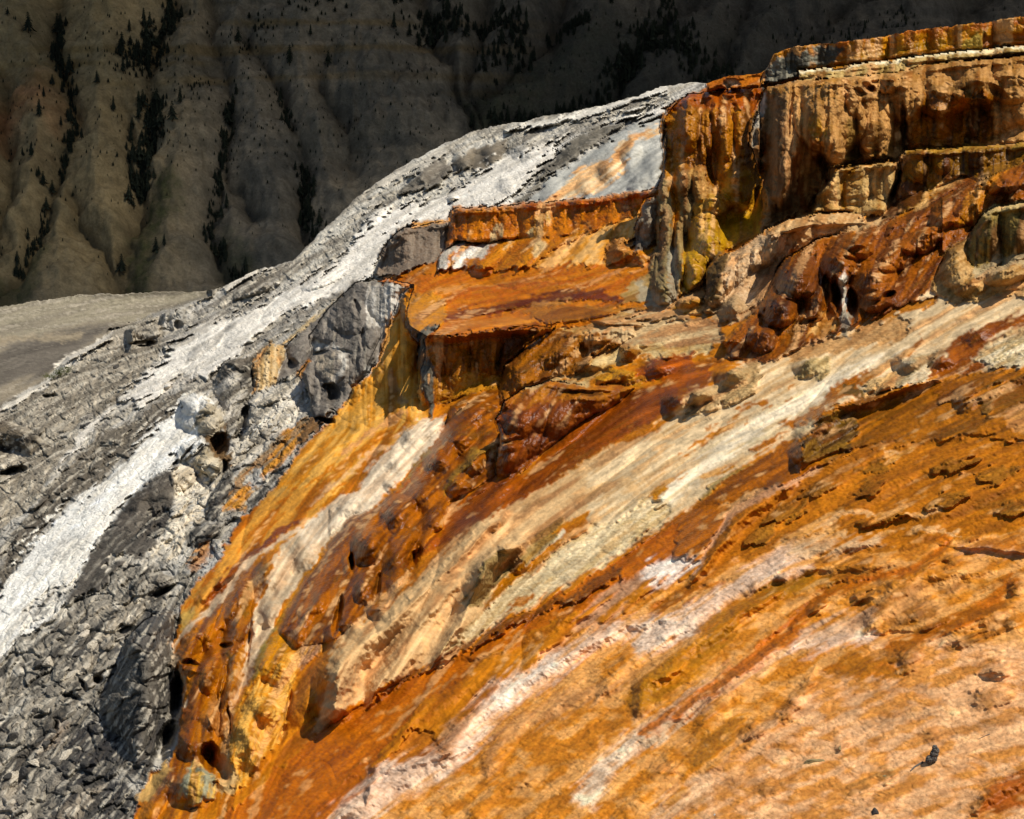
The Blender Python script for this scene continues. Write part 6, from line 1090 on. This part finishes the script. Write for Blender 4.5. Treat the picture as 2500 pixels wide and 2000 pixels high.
for (a, b, h_, lab) in [(235, 510, 22, 'single green conifer on the sunlit scree below the red rock patch'), (218, 620, 28, 'tallest green conifer on the sunlit left scree'), (320, 610, 24, 'slim green conifer right of the tallest one on the sunlit scree'), (100, 760, 20, 'lone thin conifer left of the sunlit clump'),
                        (50, 90, 18, 'conifer at the top left corner'), (155, 140, 34, 'tall conifer on the spur right of the top left corner'), (655, 1380, 32, 'isolated green conifer at the foot of the left spur'), (865, 1370, 30, 'left one of two conifers low on the green middle slope'), (920, 1360, 24, 'right one of two conifers low on the green middle slope'),
                        (540, 420, 26, 'broad dark shrubby conifer on the shaded spur'), (625, 540, 30, 'slender black conifer alone on the shaded left spur'), (1010, 530, 34, 'tall black conifer on the spur top left of the middle gully'), (960, 640, 40, 'tallest black conifer at the right edge of the dense grove'), (1625, 330, 40, 'tall black conifer on the ridge above the right gully'), (1840, 290, 22, 'small black conifer on the dark ridge below the ochre band'), (440, 690, 18, 'bushy conifer at the tip of the left spur'), (640, 800, 14, 'tiny conifer midway on the left spur'), (375, 955, 12, 'tiny conifer on the pale sunlit cone'), (1740, 150, 20, 'small conifer on the ochre band near the top'), (1325, 130, 26, 'black conifer on the upper ochre band left end')]:
    tree(cc('1', [(a, b)])[0][0], cc('1', [(a, b)])[0][1], h_, lab, None)
def forest():
    rn = random.Random(21); vs = []; fs = []; base = [tuple(v.co) for v in CRW[0].vertices]; bf = [tuple(p.vertices) for p in CRW[0].polygons]
    def put(x, y, hpx):
        p = mpoint(x, y); h = hpx * p.y / F_PX; o = len(vs); wd = rn.uniform(.8, 1.5)
        vs.extend((p.x + a * h * wd, p.y + b2 * h * wd, p.z + c * h) for a, b2, c in base); fs.extend(tuple(i + o for i in f) for f in bf)
    LINES = [('1', [(330, 0), (290, 120), (320, 300), (400, 500), (365, 700), (310, 880)], 90, 12, 20), ('1', [(1000, -100), (900, 60), (800, 200), (760, 340)], 110, 30, 24), ('1', [(860, 440), (850, 600), (800, 760), (750, 960)], 150, 22, 24), ('1', [(1290, 430), (1250, 700), (1220, 880), (1150, 1150), (1330, 1500)], 120, 11, 18),
             ('1', [(1690, 790), (1700, 1000), (1760, 1230)], 60, 14, 20), ('1', [(1540, 380), (1640, 640)], 20, 8, 14), ('2', [(500, 0), (620, 60), (1080, 80), (1060, 200), (860, 330)], 150, 50, 24), ('2', [(900, 690), (1050, 590), (1400, 530), (1560, 420), (1700, 240), (1850, 40), (1950, -60)], 330, 34, 24),
             ('2', [(1350, 40), (1450, 100), (1300, 120)], 60, 30, 24), ('3', [(0, 60), (300, 200), (560, 380)], 170, 70, 22), ('3', [(900, 80), (1100, 120), (1500, 60)], 60, 50, 14), ('1', [(1450, 50), (1250, 120), (1600, 60), (1900, 0)], 60, 40, 14), ('1', [(500, 300), (800, 260), (1100, 420)], 60, 60, 12), ('1', [(230, 1050), (120, 1300)], 40, 10, 14)]
    for k, g, n, sp, h in LINES:
        g = cc(k, g); L = [math.dist(g[i], g[i + 1]) for i in range(len(g) - 1)]
        for _ in range(n):
            i = rn.choices(range(len(L)), L)[0]; f = rn.random(); put(g[i][0] + (g[i + 1][0] - g[i][0]) * f + rn.gauss(0, sp * .45), g[i][1] + (g[i + 1][1] - g[i][1]) * f + rn.gauss(0, sp * .3), h * rn.uniform(.45, 1.15))
    for _ in range(2000): put(rn.uniform(-100, 2200), rn.uniform(-20, 300) + rn.random() ** 3 * 280, rn.uniform(3, 10))
    me = bpy.data.meshes.new('distant_forest'); me.from_pydata(vs, [], fs); me.materials.append(NEED); o = bpy.data.objects.new('distant_forest', me); COL.objects.link(o); o['kind'] = 'stuff'
forest()
SCR = [o for o in TREES]
while len(TREES) < 292:
    x = random.uniform(250, 1250); y = random.uniform(10, 170); tree(x, y, random.uniform(10, 22), 'small dark shrubby conifer scattered on the upper shaded mountainside', 'scattered conifers on the upper mountainside', 3)

# ------------------------------------------------------------------ loose rocks, shrub, cone and twigs
ROCKM = {}
for n, c, c2 in (('grey_stone', (140, 132, 118), (92, 86, 78)), ('dark_stone', (88, 84, 78), (56, 54, 52)), ('pale_stone', (212, 202, 184), (168, 156, 136)), ('white_stone', (224, 218, 206), (190, 184, 172))):
    ROCKM[n] = simple_mat(n, c, c2, scale=9, bump=.7, dist=.03)
def rock_mesh(seed, flat_=.6, sub=3):
    rn = random.Random(seed); bm = bmesh.new(); bmesh.ops.create_icosphere(bm, subdivisions=sub, radius=1)
    pl = [(Vector((rn.gauss(0, 1), rn.gauss(0, 1), rn.gauss(0, 1))).normalized(), rn.uniform(.36, .75)) for _ in range(9)]
    for v in bm.verts:
        d = v.co.normalized(); r = 1.0
        for nrm, off in pl:
            c = d.dot(nrm)
            if c > 0: r = min(r, off / max(c, 1e-3))
        r *= 1 + .05 * math.sin(d.x * 11 + seed) * math.cos(d.y * 13 + seed * 2) + rn.uniform(-.02, .02)
        v.co = Vector((d.x * r, d.y * r * .85, d.z * r * flat_))
    me = bpy.data.meshes.new('rock'); bm.to_mesh(me); bm.free(); return me
RM = [rock_mesh(s, f) for s, f in ((1, .45), (2, .7), (3, .55), (4, .35), (5, .8), (6, .5))]
def rock(x, y, spx, m, lab, grp=None, nm='loose_rock'):
    p, n, d = surf(x, y); s_ = spx * d / F_PX * .5
    me = RM[random.randrange(6)].copy(); me.materials.append(ROCKM[m]); o = bpy.data.objects.new(nm, me); COL.objects.link(o)
    o.scale = (s_, s_, s_); q = n.to_track_quat('Z', 'Y'); o.rotation_euler = q.to_euler(); o.rotation_euler.rotate_axis('Z', random.random() * 6.3); o.rotation_euler.rotate_axis('X', random.uniform(-.3, .3))
    o.location = p + n * s_ * (.05 if nm != 'stone_chip' else -.22); tag(o, lab, 'rock', grp)
def scatter(k, poly, n, s0, s1, mats, lab, grp, nm='loose_rock'):
    p = cc(k, poly); xs_ = [q[0] for q in p]; ys_ = [q[1] for q in p]; c = 0
    while c < n:
        x = random.uniform(min(xs_), max(xs_)); y = random.uniform(min(ys_), max(ys_)); ins = False
        for i in range(len(p)):
            (ax, ay), (bx, by) = p[i - 1], p[i]
            if (ay > y) != (by > y) and x < (bx - ax) * (y - ay) / (by - ay) + ax: ins = not ins
        if ins:
            mm_ = random.choice(mats); s_ = random.uniform(s0, s1) * random.choice((.6, .8, 1)); big = 'bigger' if s_ > (s0 + s1) * .42 else 'smaller'; wd_ = mm_.split('_')[0]
            lb = lab
            for q_ in ('grey ', 'small ', 'cream ', 'white ', 'larger '): lb = lb.replace('loose ' + q_, 'loose ') if q_ != 'grey ' else lb.replace(' grey rock', ' rock')
            if lb.startswith(('small ', 'larger ')): lb = lb.split(' ', 1)[1]
            lb = lb.replace('cream stone', 'stone').replace('white stone', 'stone', 1)
            rock(x, y, s_, mm_, big + ' ' + wd_ + ' ' + lb, grp + ', ' + big + ' ' + wd_, nm); c += 1
scatter('7', [(0, 900), (420, 520), (700, 420), (760, 620), (640, 950), (500, 1200), (0, 1500)], 44, 16, 50, ['grey_stone', 'grey_stone', 'dark_stone', 'pale_stone'], 'loose angular grey rock on the lower left talus', 'angular rocks on the lower left talus')
scatter('7', [(0, 1500), (500, 1200), (620, 1300), (500, 1600), (300, 1725), (0, 1725)], 26, 24, 60, ['grey_stone', 'pale_stone', 'dark_stone'], 'larger loose rock at the very bottom left of the slope', 'rocks at the bottom left corner')
scatter('4', [(1060, 1260), (1160, 1200), (1280, 1200), (1240, 1400), (1150, 1480), (1050, 1620), (920, 1600), (1010, 1480)], 46, 8, 24, ['pale_stone', 'white_stone'], 'small cream stone in the pale rubble chute', 'cream stones in the pale rubble chute', 'rubble_stone')
scatter('4', [(0, 820), (420, 600), (760, 400), (900, 480), (640, 760), (380, 1040), (150, 1300), (0, 1400)], 50, 8, 22, ['grey_stone', 'pale_stone', 'dark_stone'], 'small loose stone on the brown grey slope beside the thin white stream', 'small stones on the brown grey slope')
scatter('C', [(640, 960), (960, 800), (980, 940), (900, 1080), (700, 1230), (560, 1340), (470, 1330)], 34, 8, 22, ['white_stone', 'pale_stone'], 'small white stone in the crumbly patch under the hollowed grey rock', 'white stones in the crumbly patch', 'rubble_stone')
for a, b, s_, m, lab in [(920, 400, 22, 'grey_stone', 'small upright grey stone beside the tilted layered slab'), (640, 700, 34, 'grey_stone', 'squarish grey brown rock on the lower left talus below the slab'), (520, 820, 44, 'pale_stone', 'pale angular flake standing on the lower left talus'), (290, 960, 42, 'pale_stone', 'pale flat slab leaning over a black hollow'), (680, 800, 34, 'pale_stone', 'cream block beside a deep black crack'), (250, 1320, 40, 'pale_stone', 'rounded light rock near the left bottom edge'), (980, 1300, 30, 'pale_stone', 'cream stone lodged in the dark gap'), (880, 1400, 40, 'dark_stone', 'black rounded rock at the lower end of the dark gap')]:
    q = cc('7', [(a, b)])[0]; rock(q[0], q[1], s_ * .6, m, lab)

def shrub(x, y, hpx):
    p, n, d = surf(x, y); h = hpx * d / F_PX
    r = bpy.data.objects.new('shrub', None); COL.objects.link(r); r.location = p; tag(r, 'small dark green juniper shrub growing beside the thin white stream', 'shrub')
    rn = random.Random(5); bm = bmesh.new(); lb = bmesh.new()
    for k in range(14):
        e = Vector((rn.uniform(-.9, 1.0), rn.uniform(-.6, .6), rn.uniform(.25, .95))); e.z = max(.15, .35 + e.x * .35 + rn.uniform(-.15, .2)); e *= h
        w2 = h * .018; sd = Vector((0, w2, 0)); up = Vector((w2, 0, 0))
        vs = [bm.verts.new(q) for q in (sd, -sd, up)]; t = bm.verts.new(e)
        for i in range(3): bm.faces.new((vs[i], vs[(i + 1) % 3], t))
        for j in range(150):
            c = e * rn.uniform(.55, 1.05) + Vector((rn.gauss(0, .11), rn.gauss(0, .11), rn.gauss(0, .09))) * h
            a = Vector((rn.gauss(0, 1), rn.gauss(0, 1), rn.gauss(0, 1) + .5)).normalized() * h * .045; b2 = a.cross(Vector((rn.random(), rn.random(), rn.random()))).normalized() * h * .018
            lb.faces.new([lb.verts.new(c - b2), lb.verts.new(c + b2), lb.verts.new(c + a)])
    for nme, mb, m in (('stem', bm, BARK), ('foliage', lb, simple_mat('juniper', (96, 104, 30), (48, 56, 18), scale=12))):
        me = bpy.data.meshes.new(nme); mb.to_mesh(me); mb.free(); me.materials.append(m); o = bpy.data.objects.new(nme, me); COL.objects.link(o); o.parent = r
q = cc('4', [(345, 550)])[0]; shrub(q[0], q[1], 34)

def crusty(x, y, hpx):
    p, n, d = surf(x, y); h = hpx * d / F_PX; rn = random.Random(8)
    m = simple_mat('dark_crust', (112, 106, 98), (46, 43, 42), scale=160, bump=1.0, dist=.004)
    bm = bmesh.new()
    for c, r in (((-.20, 0, .22), .22), ((-.05, 0, .30), .22), ((.02, 0, .52), .22), ((.08, 0, .70), .19), ((.03, 0, .88), .13), ((-.3, 0, .16), .14)):
        t = bmesh.new(); bmesh.ops.create_icosphere(t, subdivisions=4, radius=r)
        for v in t.verts:
            dd = v.co.normalized(); v.co *= 1 + .16 * math.sin(dd.x * 17 + c[2] * 9) * math.sin(dd.y * 15) * math.cos(dd.z * 19) + rn.uniform(-.09, .09)
            v.co += Vector(c)
        me_ = bpy.data.meshes.new('t'); t.to_mesh(me_); t.free(); bm.from_mesh(me_); bpy.data.meshes.remove(me_)
    for v in bm.verts: v.co *= h
    me = bpy.data.meshes.new('pine_cone'); bm.to_mesh(me); bm.free(); me.materials.append(m)
    o = bpy.data.objects.new('pine_cone', me); COL.objects.link(o); o.location = p - Vector((0, 0, h * .05)); tag(o, 'dark crusted pine cone standing on the pale orange ground at the lower right', 'pine cone')
def twig(k, pts, r0, lab, c=(104, 98, 90)):
    bm = bmesh.new(); ring = []
    P3 = [(lambda s_: s_[0] + s_[1] * (r0 * .5 * s_[2] / F_PX))(surf(*q)) for q in cc(k, pts)]; dd = surf(*cc(k, pts)[0])[2]
    for i, pnt in enumerate(P3):
        f = i / (len(P3) - 1); r = r0 * dd / F_PX * (1 - .5 * f)
        t = (P3[min(i + 1, len(P3) - 1)] - P3[max(i - 1, 0)]).normalized(); a = t.orthogonal().normalized(); b = t.cross(a)
        ring.append([bm.verts.new(pnt + (a * math.cos(w2) + b * math.sin(w2)) * r) for w2 in (j * math.pi / 4 for j in range(8))])
    for i in range(len(ring) - 1):
        for j in range(8): bm.faces.new((ring[i][j], ring[i][(j + 1) % 8], ring[i + 1][(j + 1) % 8], ring[i + 1][j]))
    bm.faces.new(ring[0]); bm.faces.new(ring[-1])
    me = bpy.data.meshes.new('twig'); bm.to_mesh(me); bm.free(); me.materials.append(simple_mat('twig_bark', c, None, scale=60, bump=.5, dist=.003)); o = bpy.data.objects.new('twig', me); COL.objects.link(o); tag(o, lab, 'twig')
q = cc('9', [(1630, 1350)])[0]; crusty(q[0], q[1], 40)
twig('9', [(1570, 1352), (1545, 1362), (1520, 1380), (1500, 1400)], 2.6, 'curved grey twig lying left of the dark pine cone')
twig('9', [(1960, 1185), (1930, 1195), (1895, 1212)], 1.0, 'thin short twig on the pale ground above and right of the pine cone')
twig('7', [(1150, 1670), (1190, 1655), (1260, 1625)], 2.2, 'dark thin stick on the edge of the orange flow near the bottom', (70, 56, 40))
def chip(k, a, b, s_, m, lab):
    q = cc(k, [(a, b)])[0]; rock(q[0], q[1], s_, m, lab, None, 'stone_chip')
ROCKM['moss_stone'] = simple_mat('moss_stone', (140, 134, 106), (150, 118, 56), scale=40, bump=.6, dist=.004)
chip('9', 930, 1340, 50, 'moss_stone', 'flat greenish grey stone half sunk in the pale orange ground'); chip('9', 1080, 1260, 16, 'moss_stone', 'small pointed brown stone above the greenish flat stone')
chip('9', 345, 1655, 9, 'white_stone', 'tiny round white pebble at the bottom edge'); chip('9', 1340, 1430, 18, 'moss_stone', 'small grey green pebble left of the pine cone'); chip('9', 1290, 1640, 30, 'dark_stone', 'grey speckled stone at the bottom edge right of centre')

# ------------------------------------------------------------------ pool on the orange shelf
pm, ns, ls = new_mat('pool_water'); out = nd(ns, 'ShaderNodeOutputMaterial'); g = nd(ns, 'ShaderNodeBsdfGlossy'); g.inputs['Roughness'].default_value = .3
tc = nd(ns, 'ShaderNodeTexCoord'); no = nd(ns, 'ShaderNodeTexNoise'); no.inputs['Scale'].default_value = 14; ls.new(tc.outputs['Object'], no.inputs['Vector']); bp = nd(ns, 'ShaderNodeBump'); bp.inputs['Strength'].default_value = .3; bp.inputs['Distance'].default_value = .01
ls.new(no.outputs[0], bp.inputs['Height']); ls.new(bp.outputs[0], g.inputs['Normal']); tr = nd(ns, 'ShaderNodeBsdfTransparent'); tr.inputs[0].default_value = (.9, .82, .66, 1); mi = nd(ns, 'ShaderNodeMixShader'); fr = nd(ns, 'ShaderNodeFresnel'); fr.inputs[0].default_value = 1.02
mi.inputs[0].default_value = .06; ls.new(tr.outputs[0], mi.inputs[1]); ls.new(g.outputs[0], mi.inputs[2]); ls.new(mi.outputs[0], out.inputs[0])
def pool(k, pts):
    ps = [surf(*q) for q in cc(k, pts)]; z = sum(p[0].z for p in ps) / len(ps) + .012; bm = bmesh.new(); vs = []
    base_ = cc(k, pts); fine_ = []
    for i in range(len(base_)):
        p0, p1, p2, p3 = (base_[(i + o) % len(base_)] for o in (-1, 0, 1, 2))
        for q in range(8):
            t = q / 8; fine_.append(tuple(.5 * (2 * p1[e] + (p2[e] - p0[e]) * t + (2 * p0[e] - 5 * p1[e] + 4 * p2[e] - p3[e]) * t * t + (3 * p1[e] - p0[e] - 3 * p2[e] + p3[e]) * t ** 3) + random.uniform(-1, 1) * (2.5 if e == 0 else .5) for e in (0, 1)))
    for (x, y) in fine_:
        a, b, c = dirs(x, y); t = (z - CAM[2]) / c; vs.append(bm.verts.new((a * t, b * t, z)))
    bm.faces.new(vs); me = bpy.data.meshes.new('pool_water'); bm.to_mesh(me); bm.free(); me.materials.append(pm); o = bpy.data.objects.new('pool_water', me); COL.objects.link(o); o['kind'] = 'structure'
pool('5', [(1100, 150), (1300, 115), (1600, 108), (1900, 118), (2060, 108), (2000, 140), (1800, 170), (1500, 195), (1200, 200)])
